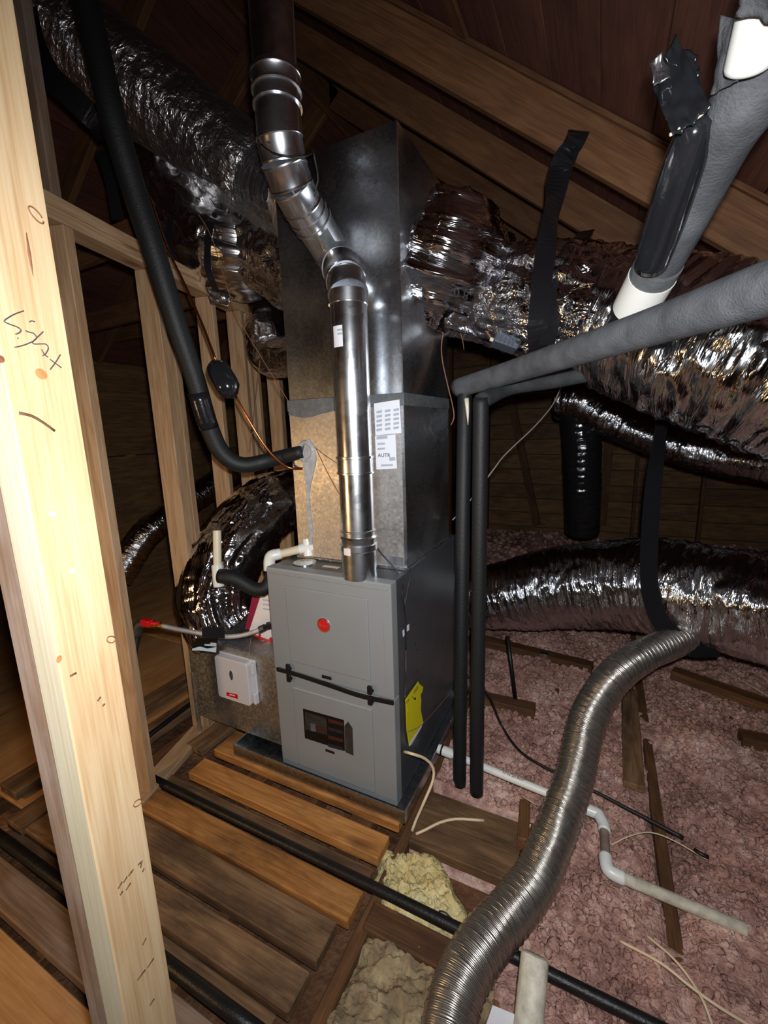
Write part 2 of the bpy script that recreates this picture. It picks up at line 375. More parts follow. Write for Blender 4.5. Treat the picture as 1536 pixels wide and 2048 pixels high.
M['paint'] = plain('grey_enamel', lin(146, 149, 150), .40, .15, bump=.06, bscale=700, var=.05, vscale=5, spec=.5)
M['paint_shaded'] = plain('shaded_grey_enamel', lin(84, 86, 90), .34, .35, bump=.06, bscale=500, var=.2, vscale=4)  # the door grey darkened, shade of grazing flash put into the cabinet colour
M['black_plastic'] = plain('black_plastic', (.008, .008, .009), .35, 0)
M['black_tape'] = plain('black_duct_tape', (.012, .012, .014), .22, 0, bump=.25, bscale=60)
M['black_film'] = plain('black_film', (.014, .015, .018), .12, 0, bump=.35, bscale=22, spec=.8)
M['black_foam'] = plain('black_foam', (.0065, .0075, .0085), .58, 0, bump=.3, bscale=160)
M['grey_foam'] = plain('dusty_grey_foam', lin(92, 94, 98), .85, 0, bump=.5, bscale=220, var=.35, vscale=22, spec=.2)
M['foam_dusty'] = plain('dusty_black_foam', lin(56, 58, 60), .8, 0, bump=.5, bscale=220, var=.35, vscale=25, spec=.25)
M['iron'] = plain('black_iron', (.014, .013, .013), .42, .3, bump=.3, bscale=150, var=.3, vscale=20)
M['iron_dusty'] = plain('dusty_iron', lin(74, 70, 68), .55, .6, var=.4, vscale=30)
M['pvc'] = plain('white_pvc', lin(232, 232, 226), .32, 0)
M['pvc_cream'] = plain('cream_pvc', lin(226, 216, 190), .38, 0)
M['pvc_dusty'] = plain('dusty_pvc', lin(196, 190, 172), .6, 0, bump=.3, bscale=150, var=.3, vscale=40)
M['pvc_dirty'] = plain('dirty_clear_pvc', lin(132, 116, 104), .35, 0, var=.35, vscale=30)
M['copper'] = plain('copper', lin(200, 118, 72), .28, 1)
M['wire'] = plain('brown_wire', lin(150, 104, 80), .5, 0)
M['wire_grey'] = plain('grey_wire', lin(156, 146, 138), .5, 0)
M['cream_cable'] = plain('cream_cable', lin(222, 198, 164), .5, 0)
M['black_cable'] = plain('black_cable', (.01, .01, .011), .5, 0)
M['steel'] = plain('braided_steel', lin(205, 200, 194), .38, .45, bump=.6, bscale=400)
M['brass'] = plain('brass', lin(206, 172, 70), .3, 1)
M['red'] = plain('red_plastic', lin(206, 24, 28), .4, 0)
M['crimson'] = plain('crimson_print', lin(150, 14, 50), .5, 0)
M['paper'] = plain('white_paper', lin(236, 238, 244), .6, 0)
M['paper_warm'] = plain('warm_paper', lin(232, 218, 206), .65, 0)
M['print'] = plain('grey_print', lin(176, 182, 192), .7, 0)
M['ink'] = plain('black_ink', lin(30, 30, 36), .6, 0)
M['pencil'] = plain('pen_line', lin(74, 58, 72), .6, 0)
M['stamp'] = plain('mill_stamp', lin(92, 66, 42), .7, 0)
M['knot'] = plain('pine_knot', lin(190, 126, 78), .6, 0, var=.3, vscale=60)
M['knot_dark'] = plain('dark_pine_knot', lin(132, 88, 58), .6, 0, var=.4, vscale=80)
M['yellow'] = plain('yellow_tag', lin(236, 222, 10), .45, 0)
M['box_grey'] = plain('light_grey_plastic', lin(206, 203, 206), .42, 0)
M['actuator'] = plain('blue_grey_plastic', lin(74, 80, 92), .5, 0)
M['lcd'] = plain('dark_window', lin(70, 78, 84), .15, 0, var=.5, vscale=120)
M['maroon'] = plain('maroon_print', lin(66, 32, 30), .4, 0)
M['label_black'] = plain('black_label', lin(14, 13, 14), .3, 0)
M['chrome'] = plain('chrome', (.8, .8, .82), .08, 1)
M['pale_blue'] = plain('pale_blue_print', lin(186, 206, 220), .3, 0)
M['foil_circ'] = foil('foil_circular_wrinkles', su=55, sv=9, strength=.75)
M['foil_smooth'] = foil('foil_smooth', (.82, .82, .85), .32, su=26, sv=22, strength=.9, fine=.8)
M['foil_warm'] = foil('foil_loose', (.84, .83, .83), .21, su=12, sv=20, strength=.7, fine=.4)
M['foil_crumple'] = foil('foil_crumpled', su=15, sv=24, strength=1.0, fine=.75)
M['foil_fold'] = foil('foil_broad_folds', (.78, .79, .83), .10, su=9, sv=15, strength=.55, fine=.5)
M['foil_sharp'] = foil('foil_sharp_folds', (.80, .81, .85), .10, su=15, sv=21, strength=.95, fine=.6)
M['foil_ring'] = foil('foil_ring_folds', (.76, .78, .82), .12, su=38, sv=5, strength=.7, fine=.3)
M['foil_dark'] = plain('black_glossy_wrap', (.012, .012, .014), .12, 0, bump=.6, bscale=40)
M['semi_rigid'] = plain('semi_rigid_aluminium', lin(188, 182, 174), .30, .92, rvar=.06, vscale=40)
_m = M['semi_rigid']; _nt = _m.node_tree; _p = _nt.nodes['Principled BSDF']
_tc = add(_nt, 'ShaderNodeTexCoord'); _wv = add(_nt, 'ShaderNodeTexWave'); _wv.bands_direction = 'X'; _wv.inputs['Scale'].default_value = 75; _wv.inputs['Distortion'].default_value = .4
_nt.links.new(_tc.outputs['UV'], _wv.inputs['Vector']); _b = add(_nt, 'ShaderNodeBump'); _b.inputs['Strength'].default_value = .9; _b.inputs['Distance'].default_value = .0012
_nt.links.new(_wv.outputs['Fac'], _b.inputs['Height']); _nt.links.new(_b.outputs['Normal'], _p.inputs['Normal'])

def fibre(name, c0, c1, c2, scale=26.0):
    m, nt, p = nodes(name); L = nt.links.new
    tc = add(nt, 'ShaderNodeTexCoord')
    n = add(nt, 'ShaderNodeTexNoise'); n.inputs['Scale'].default_value = scale; n.inputs['Detail'].default_value = 9; n.inputs['Roughness'].default_value = .68; L(tc.outputs['Object'], n.inputs['Vector'])
    n2 = add(nt, 'ShaderNodeTexNoise'); n2.inputs['Scale'].default_value = scale*.12; n2.inputs['Detail'].default_value = 4; L(tc.outputs['Object'], n2.inputs['Vector'])
    a = add(nt, 'ShaderNodeMath', op='MULTIPLY_ADD'); a.inputs[1].default_value = .55; L(n.outputs['Fac'], a.inputs[0])
    b = add(nt, 'ShaderNodeMath', op='MULTIPLY'); b.inputs[1].default_value = .45; L(n2.outputs['Fac'], b.inputs[0]); L(b.outputs[0], a.inputs[2])
    r = ramp(nt, [(.34, c0), (.5, c1), (.66, c2)]); L(a.outputs[0], r.inputs['Fac']); L(r.outputs['Color'], p.inputs['Base Color'])
    p.inputs['Roughness'].default_value = .95; p.inputs['Specular IOR Level'].default_value = .1
    bp = add(nt, 'ShaderNodeBump'); bp.inputs['Strength'].default_value = .9; bp.inputs['Distance'].default_value = .012
    n3_ = add(nt, 'ShaderNodeTexNoise'); n3_.inputs['Scale'].default_value = scale*4; n3_.inputs['Detail'].default_value = 6; L(tc.outputs['Object'], n3_.inputs['Vector']); L(n3_.outputs['Fac'], bp.inputs['Height']); L(bp.outputs['Normal'], p.inputs['Normal'])
    return m
M['pink'] = fibre('pink_blown_fibre', lin(118, 86, 78), lin(192, 149, 136), lin(244, 212, 198), 30.0)
M['yellow_batt'] = fibre('yellow_fibre', lin(150, 130, 84), lin(214, 196, 140), lin(236, 224, 176), 20)
M['grey_batt'] = fibre('grey_fibre', lin(96, 82, 66), lin(150, 132, 104), lin(196, 180, 140), 16)
M['dust'] = fibre('dust_and_debris', lin(70, 48, 34), lin(112, 80, 58), lin(150, 112, 84), 14)

# ================================================================== SETTING
rng = random.Random(7)
RX, RZ, RS = -1.2, 3.698, 0.79            # ridge x, ridge z, roof slope
def roof_z(x): return RZ-RS*abs(x-RX)

# ---- floor: dusty base, joists, planks
floor = struct('floor', (0, 0, -0.1))
n = 60
gx = np.linspace(-3.3, 3.6, n); gy = np.linspace(-3.0, 4.7, n); GX, GY = np.meshgrid(gx, gy, indexing='ij')
GZ = -0.165+0.012*n3(GX*3, GY*3, 0.5, 3)
idx = np.arange(n*n).reshape(n, n)
fs = np.stack([idx[:-1, :-1], idx[1:, :-1], idx[1:, 1:], idx[:-1, 1:]], -1).reshape(-1, 4)
world_mesh('attic_base', np.stack([GX, GY, GZ], -1).reshape(-1, 3), fs, M['dust'], floor, True)
for x in (-2.81, -2.40, -2.0, -1.59, -1.18, -.775, -.368, .038, .444, .865, 1.256, 1.662, 2.07):
    board('joist', (x, -2.9, -.158), (x, 4.6, -.158), .038, .14, M['joist'], floor)
planks = [  # x0, x1, y0, y1, top, material
    (-.870, .030, -.058, .080, .000, 'old_plank'), (-.870, .030, .20, .34, .000, 'old_plank'), (-.870, .030, .52, .66, .000, 'old_plank'),
    (-.885, .012, -.183, -.092, -.018, 'old_plank'),
    (-1.25, -.002, -.236, -.188, -.058, 'dirty_plank'),
    (-1.32, .004, -.366, -.270, -.050, 'old_plank'),
    (-1.30, -.026, -.486, -.376, -.056, 'dirty_plank'),
    (-1.30, -.026, -.607, -.512, -.050, 'dirty_plank'),
    (-1.30, -.060, -.650, -.611, -.072, 'dirty_plank'),
    (-1.45, -.080, -.790, -.695, -.060, 'dusty_pine'),
    (.040, .300, -.345, -.262, -.075, 'joist'),
]
for x0, x1, y0, y1, zt, mt in planks:
    board('plank', (x0, (y0+y1)/2, zt-.019), (x1, (y0+y1)/2, zt-.019), y1-y0, .038, M[mt], floor, bevel=.004)
# sleepers under the tray planks and the sheet floor beyond the stud wall
board('sleeper', (-.62, -.17, -.070), (-.62, .74, -.070), .089, .056, M['joist'], floor)
board('sleeper', (-.12, -.17, -.070), (-.12, .74, -.070), .089, .056, M['joist'], floor)
board('floor_sheet', (-1.85, -1.50, -.082), (-.30, -1.50, -.082), 1.38, .016, M['plywood'], floor)
for k in range(3):
    board('floor_sheet', (-2.30, -.55+1.225*k, -.083), (-2.30, .67+1.225*k, -.083), 1.90, .016, M['plywood'], floor)
board('plank', (-1.30, -.62, -.056), (-1.30, .55, -.056), .10, .038, M['dirty_plank'], floor)
board('plank', (-1.50, -.55, -.040), (-1.50, .75, -.040), .12, .038, M['dirty_plank'], floor)
q0 = PZ(388, 1500, -.05); q1 = PZ(458, 1448, -.05)
board('plank', q0, q1, .11, .03, M['dirty_plank'], floor)
# loose framing boards lying in the fibre beside the furnace
a, b = PZ(850, 1715, -.07), PZ(1022, 1752, -.07)
board('plank', ((.06), .075, -.083), (.425, .075, -.083), .235, .038, M['dirty_plank'], floor)
a = PZ(1258, 1380, -.05); b = PZ(1268, 1575, -.05)
board('plank', a, b, .075, .03, M['dirty_plank'], floor)
for (u0, v0), (u1, v1) in (((940, 1275), (1185, 1336)), ((940, 1392), (1070, 1422)), ((1345, 1345), (1560, 1420)), ((1480, 1475), (1600, 1500))):
    board('plank', PZ(u0, v0, -.045), PZ(u1, v1, -.045), .075, .05, M['joist'], floor)
# scrap blocks
a = PZ(1050, 1610, -.03); b = PZ(1046, 1690, -.03)
board('plank', a, b, .038, .05, M['joist'], floor)

# ---- roof
ceiling = struct('ceiling', (0.5, 1.0, 2.5))
ud = nrm((1, 0, -RS)); un = nrm((RS, 0, 1.0))
slope_len = (3.4-RX)/ud[0]
k = 0; s = 0.0
while s < slope_len:
    wdt = .184
    p = np.array([RX, 0, RZ])+ud*(s+wdt/2)+un*.011
    board('sheathing_board', p+V(0, -2.7, 0), p+V(0, 4.7, 0), wdt-.003, .02, M['roof_board'], ceiling, up=un)
    s += wdt
vd = nrm((-1, 0, -RS)); vn = nrm((-RS, 0, 1.0)); s = 0.0
while s < 2.9:
    p = np.array([RX, 0, RZ])+vd*(s+.14)+vn*.011
    board('sheathing_board', p+V(0, -2.7, 0), p+V(0, 4.7, 0), .277, .02, M['roof_board'], ceiling, up=vn)
    s += .28
for k in range(7):
    y = .519+.61*k
    a = np.array([RX, y, RZ])-un*.070; b = np.array([3.3, y, roof_z(3.3)])-un*.070
    board('rafter', a, b, .038, .14, M['rafter'], ceiling, up=un)
    if k % 1 == 0:
        a = np.array([RX, y, RZ])-vn*.070; b = np.array([-3.25, y, roof_z(-3.25)])-vn*.070
        board('rafter', a, b, .038, .14, M['rafter'], ceiling, up=vn)
board('ridge_board', (RX, -2.6, RZ-.13), (RX, 4.6, RZ-.13), .025, .19, M['rafter'], ceiling)
# nailing strip along the near face of the first rafter, against the sheathing
a = np.array([-.6, .488, roof_z(-.6)])-un*.008; b = np.array([1.6, .488, roof_z(1.6)])-un*.008
board('nailing_strip', a, b, .020, .016, M['rafter'], ceiling, up=un)
a = PX(905, 0, .02); a = np.array([.10, -.45, roof_z(.10)])-un*.008; b = np.array([.10, .48, roof_z(.10)])-un*.008
board('nailing_strip', a, b, .06, .014, M['rafter'], ceiling, up=un)

# ---- gable wall at the far end
wall_back = struct('wall_back', (0, 4.65, 0))
z = -.16; i = 0
while z < 3.6:
    h = .19; zt = z+h
    xr = min(3.4, RX+(RZ-zt)/RS); xl = max(-3.3, RX-(RZ-zt)/RS)
    if xr-xl < .3: break
    board('wall_board', (xl, 4.66, z+h/2), (xr, 4.66, z+h/2), h-.006, .02, M['back_board'], wall_back, up=(0, -1, 0))
    z += h; i += 1
for x in (-2.6, -1.9, -1.25, -.75, .33, .98, 1.63, 2.3):
    board('wall_stud', (x, 4.605, -.09), (x, 4.605, roof_z(x)-.1), .038, .089, M['joist'], wall_back, up=(0, -1, 0))
pa, pb = PY(1008, 730, 4.50), PY(1074, 1050, 4.50)
board('wall_brace', pa, pb, .09, .038, M['joist'], wall_back, up=(0, -1, 0))
pa, pb = PY(1150, 700, 4.48), PY(1134, 1060, 4.48)
board('wall_brace', pa, pb, .07, .038, M['joist'], wall_back, up=(0, -1, 0))
pa, pb = PY(1226, 800, 4.48), PY(1204, 1050, 4.48)
board('wall_brace', pa, pb, .09, .038, M['joist'], wall_back, up=(0, -1, 0))

# ---- wall behind the camera
wall_front = struct('wall_front', (0, -2.9, 0))
z = -.16
while z < 3.5:
    xr = min(3.4, RX+(RZ-z-.24)/RS); xl = max(-3.3, RX-(RZ-z-.24)/RS)
    if xr-xl < .3: break
    board('wall_board', (xl, -2.9, z+.12), (xr, -2.9, z+.12), .235, .02, M['plywood'], wall_front, up=(0, 1, 0)); z += .24

# ---- open stud wall between the furnace and the sheeted part of the attic
wall_left = struct('wall_left', (-1.1, .1, -.07))
W0 = PZ(100, 436, 2.05); W1 = PZ(412, 588, 2.05); wd = nrm((W1-W0)*V(1, 1, 0)); wn = np.array([wd[1], -wd[0], 0.0])   # wn faces the furnace
def on_wall(u, v):                          # where the sight line meets the wall's plane
    d = ray(u, v); t = ((W0-CAM)@wn)/(d@wn); return CAM+d*t
ZP = 2.03
wend = W0+wd*3.4; wbeg = W0-wd*.45
board('top_plate', wbeg*V(1, 1, 0)+V(0, 0, ZP+.02), wend*V(1, 1, 0)+V(0, 0, ZP+.02), .089, .038, M['stud_pine'], wall_left)
board('top_plate', wbeg*V(1, 1, 0)+V(0, 0, ZP+.058), wend*V(1, 1, 0)+V(0, 0, ZP+.058), .089, .036, M['stud_pine'], wall_left)
board('bottom_plate', (W0-wd*.04)*V(1, 1, 0)+V(0, 0, -.055), wend*V(1, 1, 0)+V(0, 0, -.055), .089, .034, M['stud_pine'], wall_left)
def stud(p, z0=-.037, z1=ZP, wid=.038, dep=.089, mt='stud_pine', par=None, d=None):
    p = np.asarray(p, float); d = wd if d is None else d
    board('stud', (p[0], p[1], z0), (p[0], p[1], z1), wid, dep, M[mt], par or wall_left, up=np.array([d[1], -d[0], 0]))
for u, v in ((142, 640), (306, 640), (352, 840), (414, 640), (476, 700), (500, 700), (548, 760)):
    stud(on_wall(u, v))
for t in (1.15, 1.55, 1.95, 2.35, 2.8, 3.3):
    stud(W0+wd*t)
stud(on_wall(112, 380)+V(-.06, 0, 0), ZP+.076, 2.75, mt='dusty_pine')
# cross ties from the wall to the roof slope beyond
for y, z in ((.25, 2.28), (.72, 2.16), (1.2, 2.22)):
    board('ceiling_tie', (-1.27, y, z), (-3.1, y+.05, z-.02), .038, .12, M['rafter'], wall_left)
# second, lower stud wall beyond the first
B0 = PZ(290, 1168, -.08); B1 = PZ(388, 1120, -.08)
vd2 = nrm((B1-B0)*V(1, 1, 0))
def stud2(u, v, wid=.038):
    d = ray(u, v); nn = np.array([vd2[1], -vd2[0], 0]); t = ((B0-CAM)@nn)/(d@nn); return CAM+d*t
tz = stud2(232, 690)[2]
t0 = B0-vd2*.9; t1 = B0+vd2*1.9
board('top_plate', t0*V(1, 1, 0)+V(0, 0, tz+.03), t1*V(1, 1, 0)+V(0, 0, tz+.03), .089, .06, M['stud_pine'], wall_left)
for u, v in ((232, 700), (346, 760), (372, 760)):
    stud(stud2(u, v), -.075, tz, d=vd2)
stud(B0-vd2*.55, -.075, tz, d=vd2); stud(B0+vd2*1.3, -.075, tz, d=vd2)

# ---- plywood closing the far side
wall_right_none = None
wall_far = struct('wall_side', (-3.28, 0, 0))
for k in range(6):
    board('plywood_sheet', (-3.28, -2.85+1.225*k, .50), (-3.28, -1.64+1.225*k, .50), 1.38, .018, M['back_board'], wall_far, up=(1, 0, 0))
    board('plywood_sheet', (-3.28, -2.85+1.225*k, 1.60), (-3.28, -1.64+1.225*k, 1.60), .80, .018, M['back_board'], wall_far, up=(1, 0, 0))

# ---- blown fibre insulation: nobody could count the tufts
def fibre_z(x, y):
    z = -.075+.030*n3(x*2.1, y*2.1, .3, 11)+.022*n3(x*6, y*6, .7, 12)+.014*n3(x*17, y*17, .1, 13)+.009*n3(x*41, y*41, .1, 14)+.006*n3(x*85, y*85, .1, 19)
    j = np.minimum(np.abs(x-.865), 1.0)
    z = z-.045*np.exp(-(j/.045)**2)*np.clip((2.2-y)/1.2, 0, 1)*(.55+.45*n3(0*x, y*5, 2.0, 15))
    z = np.where((x > .02) & (x < .47) & (y < .23) & (y > -.07), np.minimum(z, -.115+.02*n3(x*20, y*20, .4, 16)), z)
    z = np.where((x < .32) & (y < -.02), np.minimum(z, -.115+.014*n3(x*20, y*20, .4, 18)), z)
    z = np.where((y < -.03) & (x < .42-.25*np.clip((-.2-y)*4, 0, 1)*0), np.minimum(z, -.19), z)
    z = z+.10*np.clip((y-2.0)/2.0, 0, 1)*(.6+.4*n3(x*1.5, y*1.5, 1.2, 17))
    return z
def field(x0, x1, y0, y1, st):
    nx, ny = int((x1-x0)/st)+1, int((y1-y0)/st)+1
    X_, Y_ = np.meshgrid(np.linspace(x0, x1, nx), np.linspace(y0, y1, ny), indexing='ij')
    Z_ = fibre_z(X_, Y_); ii = np.arange(nx*ny).reshape(nx, ny)
    f = np.stack([ii[:-1, :-1], ii[1:, :-1], ii[1:, 1:], ii[:-1, 1:]], -1).reshape(-1, 4)
    return np.stack([X_, Y_, Z_], -1).reshape(-1, 3), f
VV, FF, base = [], [], 0
for a in ((.055, 2.1, -.9, 1.9, .009), (.055, 2.1, 1.9, 4.57, .03), (2.1, 3.3, -.9, 4.57, .05), (-1.05, .055, .86, 4.57, .03)):
    v, f = field(*a); VV.append(v); FF.append(f+base); base += len(v)
# tufts
def ico():
    bm = bmesh.new(); bmesh.ops.create_icosphere(bm, subdivisions=2, radius=1.0)
    v = np.array([x.co[:] for x in bm.verts]); f = np.array([[x.index for x in p.verts] for p in bm.faces]); bm.free(); return v, f
iv, jf = ico()
bm = bmesh.new(); bmesh.ops.create_icosphere(bm, subdivisions=1, radius=1.0)
iv1 = np.array([x.co[:] for x in bm.verts]); if1 = np.array([[x.index for x in p.verts] for p in bm.faces]); bm.free()
R_ = np.random.default_rng(5)
TV, TF, tb = [], [], 0
def tufts(nn, x0, x1, y0, y1, r0, r1, v, f, seed):
    """irregular tufts of fibre, 40 shapes turned and scaled at random"""
    global tb
    xs = R_.uniform(x0, x1, nn); ys = R_.uniform(y0, y1, nn); zs = fibre_z(xs, ys)
    keep = ~((xs < .47) & (ys < .235)) & ~((xs < .45) & (ys < -.02)) & ~((np.abs(xs-.865) < .035) & (R_.uniform(0, 1, nn) < .85) & (ys < 1.4))
    xs, ys, zs = xs[keep], ys[keep], zs[keep]; nn = len(xs)
    shapes = np.array([v*(1+.38*n3(v[:, 0]*2.1+k*7, v[:, 1]*2.1, v[:, 2]*2.1, seed)+.22*n3(v[:, 0]*4.5+k*7, v[:, 1]*4.5, v[:, 2]*4.5, seed+1))[:, None] for k in range(40)])
    W = shapes[R_.integers(0, 40, nn)]*np.stack([np.ones(nn), R_.uniform(.7, 1, nn), R_.uniform(.6, 1, nn)], 1)[:, None, :]
    q, _ = np.linalg.qr(R_.normal(0, 1, (nn, 3, 3)))
    r = r0+(r1-r0)*R_.uniform(0, 1, nn)**2.2
    W = np.einsum('nij,njk->nik', W, q)*r[:, None, None]+np.stack([xs, ys, zs+r*.2], 1)[:, None, :]
    TV.append(W.reshape(-1, 3)); TF.append((f[None]+(tb+np.arange(nn)*len(v))[:, None, None]).reshape(-1, 3)); tb += nn*len(v)
tufts(15000, .07, 1.9, -.6, 1.5, .0035, .015, iv1, if1, 21)
tufts(900, .07, 1.9, -.6, 1.5, .010, .020, iv, jf, 24)
tufts(6000, .07, 2.1, 1.3, 2.6, .006, .020, iv1, if1, 22)
tufts(1500, -1.0, 2.4, 2.4, 4.5, .015, .045, iv1, if1, 23)
TV = np.vstack(TV); TF = np.vstack(TF)
allv = np.vstack(VV+[TV]); nb = sum(len(v) for v in VV)
faces = np.vstack(FF).tolist()+(TF+nb).tolist()
ins = world_mesh('blown_insulation', allv, faces, M['pink'], None, True)
tag(ins, 'pink blown fibreglass insulation heaped between the attic joists', 'insulation', kind='stuff')

def lump(name, outline_px, zt, mat, label, cat, amp=.03, seed=3, nx=90):
    """a mound of loose batting: a height field over a pixel quad on the floor"""
    A, B_, C_, D_ = [PZ(u, v, zt)[:2] for u, v in outline_px]
    s = np.linspace(0, 1, nx); S_, T_ = np.meshgrid(s, s, indexing='ij')
    P = (A[None, None]*(1-S_)[..., None]+B_[None, None]*S_[..., None])*(1-T_)[..., None]+(D_[None, None]*(1-S_)[..., None]+C_[None, None]*S_[..., None])*T_[..., None]
    P = P+.012*np.stack([n3(S_*9, T_*9, .2, seed), n3(S_*9, T_*9, 4.2, seed)], -1)
    e = np.clip(np.minimum(np.minimum(S_, 1-S_), np.minimum(T_, 1-T_))*7, 0, 1)**.6
    Z_ = zt-.06+e*.06+amp*e*(n3(P[..., 0]*14, P[..., 1]*14, .3, seed)+.7*n3(P[..., 0]*37, P[..., 1]*37, .3, seed+1)+.5*n3(P[..., 0]*90, P[..., 1]*90, .3, seed+2)+.35*n3(P[..., 0]*190, P[..., 1]*190, .3, seed+3))
    v = np.concatenate([P, Z_[..., None]], -1).reshape(-1, 3); ii = np.arange(nx*nx).reshape(nx, nx)
    f = np.stack([ii[:-1, :-1], ii[1:, :-1], ii[1:, 1:], ii[:-1, 1:]], -1).reshape(-1, 4)
    o = world_mesh(name, v, f, mat, None, True); fix_normals(o)
    return tag(o, label, cat)
lump('insulation_batt', [(752, 1682), (872, 1688), (985, 1895), (752, 1812)], -.070, M['yellow_batt'], 'torn clump of yellow fibreglass batt between plank ends and black gas pipe', 'insulation', .022, 31)
lump('insulation_batt', [(735, 1815), (1120, 1950), (1040, 2250), (560, 2150)], -.088, M['grey_batt'], 'dirty grey-brown fibreglass batt below the short cut board at the plank ends', 'insulation', .018, 41)

# ================================================================== THINGS
def quadY(name, px, y, mat, parent, thick=.0008):
    return plate(name, [PY(u, v, y) for u, v in px], mat, parent, thick, (0, -1, 0))
def quadX(name, px, x, mat, parent, thick=.0008):
    return plate(name, [PX(u, v, x) for u, v in px], mat, parent, thick, (1, 0, 0))

# ---- stud post standing close by, with pen marks
XP, YP = -.0205, -.876
PHI = math.radians(15); pn = np.array([math.cos(PHI), math.sin(PHI), 0.0]); pd_ = np.array([math.sin(PHI), -math.cos(PHI), 0.0]); PE = np.array([XP, YP, 0.0])
def on_post(u, v, off=0.0):                 # where the sight line meets the post's broad face
    d = ray(u, v); t = ((PE-CAM)@pn+off)/(d@pn); return CAM+d*t
pc = PE+pd_*.0445-pn*.038
post = thing('stud_post', (pc[0], pc[1], -.088), 'thick pale new stud post of two nailed two-by-fours with a pen scribble', 'post')
ptop = roof_z(XP)-.05
a_ = PE+pd_*.0445-pn*.019
sA = board('stud', a_+V(0, 0, -.088), a_+V(0, 0, ptop), .038, .089, [M['new_pine'], M['flashlit_pine']], post, up=pd_, bevel=.002)
for f_ in sA.data.polygons:
    if f_.normal.z > .9: f_.material_index = 1  # same board, this edge coloured paler as lit by the flash
a_ = PE+pd_*.0415-pn*.0575
board('stud', a_+V(0, 0, -.088), a_+V(0, 0, ptop), .0385, .083, M['dusty_pine'], post, up=pd_, bevel=.003)
def pen(name, pts, wpx, mat):
    P = np.array([on_post(u, v, .0003) for u, v in pts])
    return ribbon(name, P, wpx, (0, 1.0, .35) if False else nrm(np.cross(P[-1]-P[0], (1, 0, 0))), mat, post, thick=.0002, step=.002)
def zoomed(pts, k=9.6, ox=0, oy=580): return [(ox+x/k, oy+y/k) for x, y in pts]
for st in ([(455, 400), (300, 455), (160, 530), (80, 600), (180, 655), (330, 710), (405, 770), (370, 820), (300, 850)],
           [(565, 612), (610, 592), (665, 610)], [(490, 780), (560, 810), (640, 830), (705, 910), (640, 980), (520, 1035), (400, 1075), (280, 1100)],
           [(830, 800), (720, 905), (630, 995), (650, 1035), (780, 1035), (880, 1040), (930, 1110), (880, 1220), (820, 1260)],
           [(800, 1140), (850, 1230), (920, 1290)], [(960, 1330), (1060, 1405), (1175, 1490)], [(1160, 1240), (1060, 1400), (960, 1530)], [(335, 915), (350, 935)]):
    pts = zoomed(st); P = np.array([on_post(u, v, .0004) for u, v in pts])
    tube('pen_stroke', P, .0007, M['pencil'], post, seg=6, step=.002)
disc('knot', on_post(82, 748, -.0002), pn, .0075, M['knot'], post, .0006, 22, .006, (0, .3, 1))
disc('knot', on_post(1, 718, -.0002), pn, .004, M['knot_dark'], post, .0006, 18, .004, (0, .3, 1))
disc('knot', on_post(118, 1318, -.0002), pn, .0035, M['knot'], post, .0006, 18, .0045, (0, .3, 1))
for u, v, ru, rv in ((72, 430, .0085, .006), (222, 1279, .007, .005), (275, 1606, .008, .005)):
    c = on_post(u, v, .0001); tube('knot_ring', [c+pd_*ru*math.cos(t)*-1+V(0, 0, 1)*(rv*math.sin(t)-.4*ru*math.cos(t)) for t in np.linspace(.5, 2*np.pi, 18)], [.0010]*18, M['knot_dark'], post, seg=6, step=.002)
tube('bark_streak', [on_post(u, v, -.0006) for u, v in ((52, 465), (58, 510), (66, 555))], [.0008, .0024, .0006], M['knot_dark'], post, seg=6)
for (u, v) in ((104, 1027), (144, 1142)):
    disc('nail_head', on_post(u, v), pn, .0034, M['pvc'], post, .001, 14)
for u, v, du, dv in ((236, 1777, 8, -13), (247, 1765, 7, -12), (257, 1752, 6, -9), (262, 1746, 4, -7), (240, 1790, 5, -7), (252, 1780, 9, -14), (281, 1735, 3, -14), (285, 1744, 3, -8), (276, 1730, 5, -5),
                     (140, 1352, 12, -6), (195, 1402, 6, -8), (205, 1412, 4, -4), (285, 1890, 7, -14), (275, 1960, 15, -20), (295, 1935, 12, -18), (300, 2010, 8, -12)):
    tube('mill_stamp', [on_post(u, v, .0003), on_post(u+du, v+dv, .0003)], .0013, M['stamp'], post, seg=6, straight=True)
for a in ([(20, 640), (26, 760), (60, 1000), (90, 1200)], [(34, 822), (60, 828), (85, 843), (102, 858)], [(0, 826), (14, 824), (26, 822)]):
    pass
tube('pencil_smudge', [on_post(u, v, -.0012) for u, v in ((36, 826), (62, 832), (86, 846), (108, 862))], .0022, M['stamp'], post, seg=6)

# ---- drip tray and furnace
FW, FH = .5277, .864
tray = thing('drip_tray', (-.353, .37, 0), 'shallow dark sheet metal drain pan under the furnace', 'tray')
tx0, tx1, ty0, ty1, tz1 = -.756, .0505, -.0464, .80, .0514
box('pan_floor', (tx0, ty0, .001), (tx1, ty1, .004), M['tray'], tray, .0005)
for lo, hi in (((tx0, ty0, .001), (tx1, ty0+.0015, tz1)), ((tx0, ty1-.0015, .001), (tx1, ty1, tz1)), ((tx0, ty0, .001), (tx0+.0015, ty1, tz1)), ((tx1-.0015, ty0, .001), (tx1, ty1, tz1))):
    box('pan_wall', lo, hi, M['tray'], tray, .0003)
for p0, p1 in (((tx0, ty0, tz1), (tx1, ty0, tz1)), ((tx1, ty0, tz1), (tx1, ty1, tz1)), ((tx0, ty0, tz1), (tx0, ty1, tz1)), ((tx0, ty1, tz1), (tx1, ty1, tz1))):
    rod('pan_rim', p0, p1, .003, M['galv'], tray, 8)

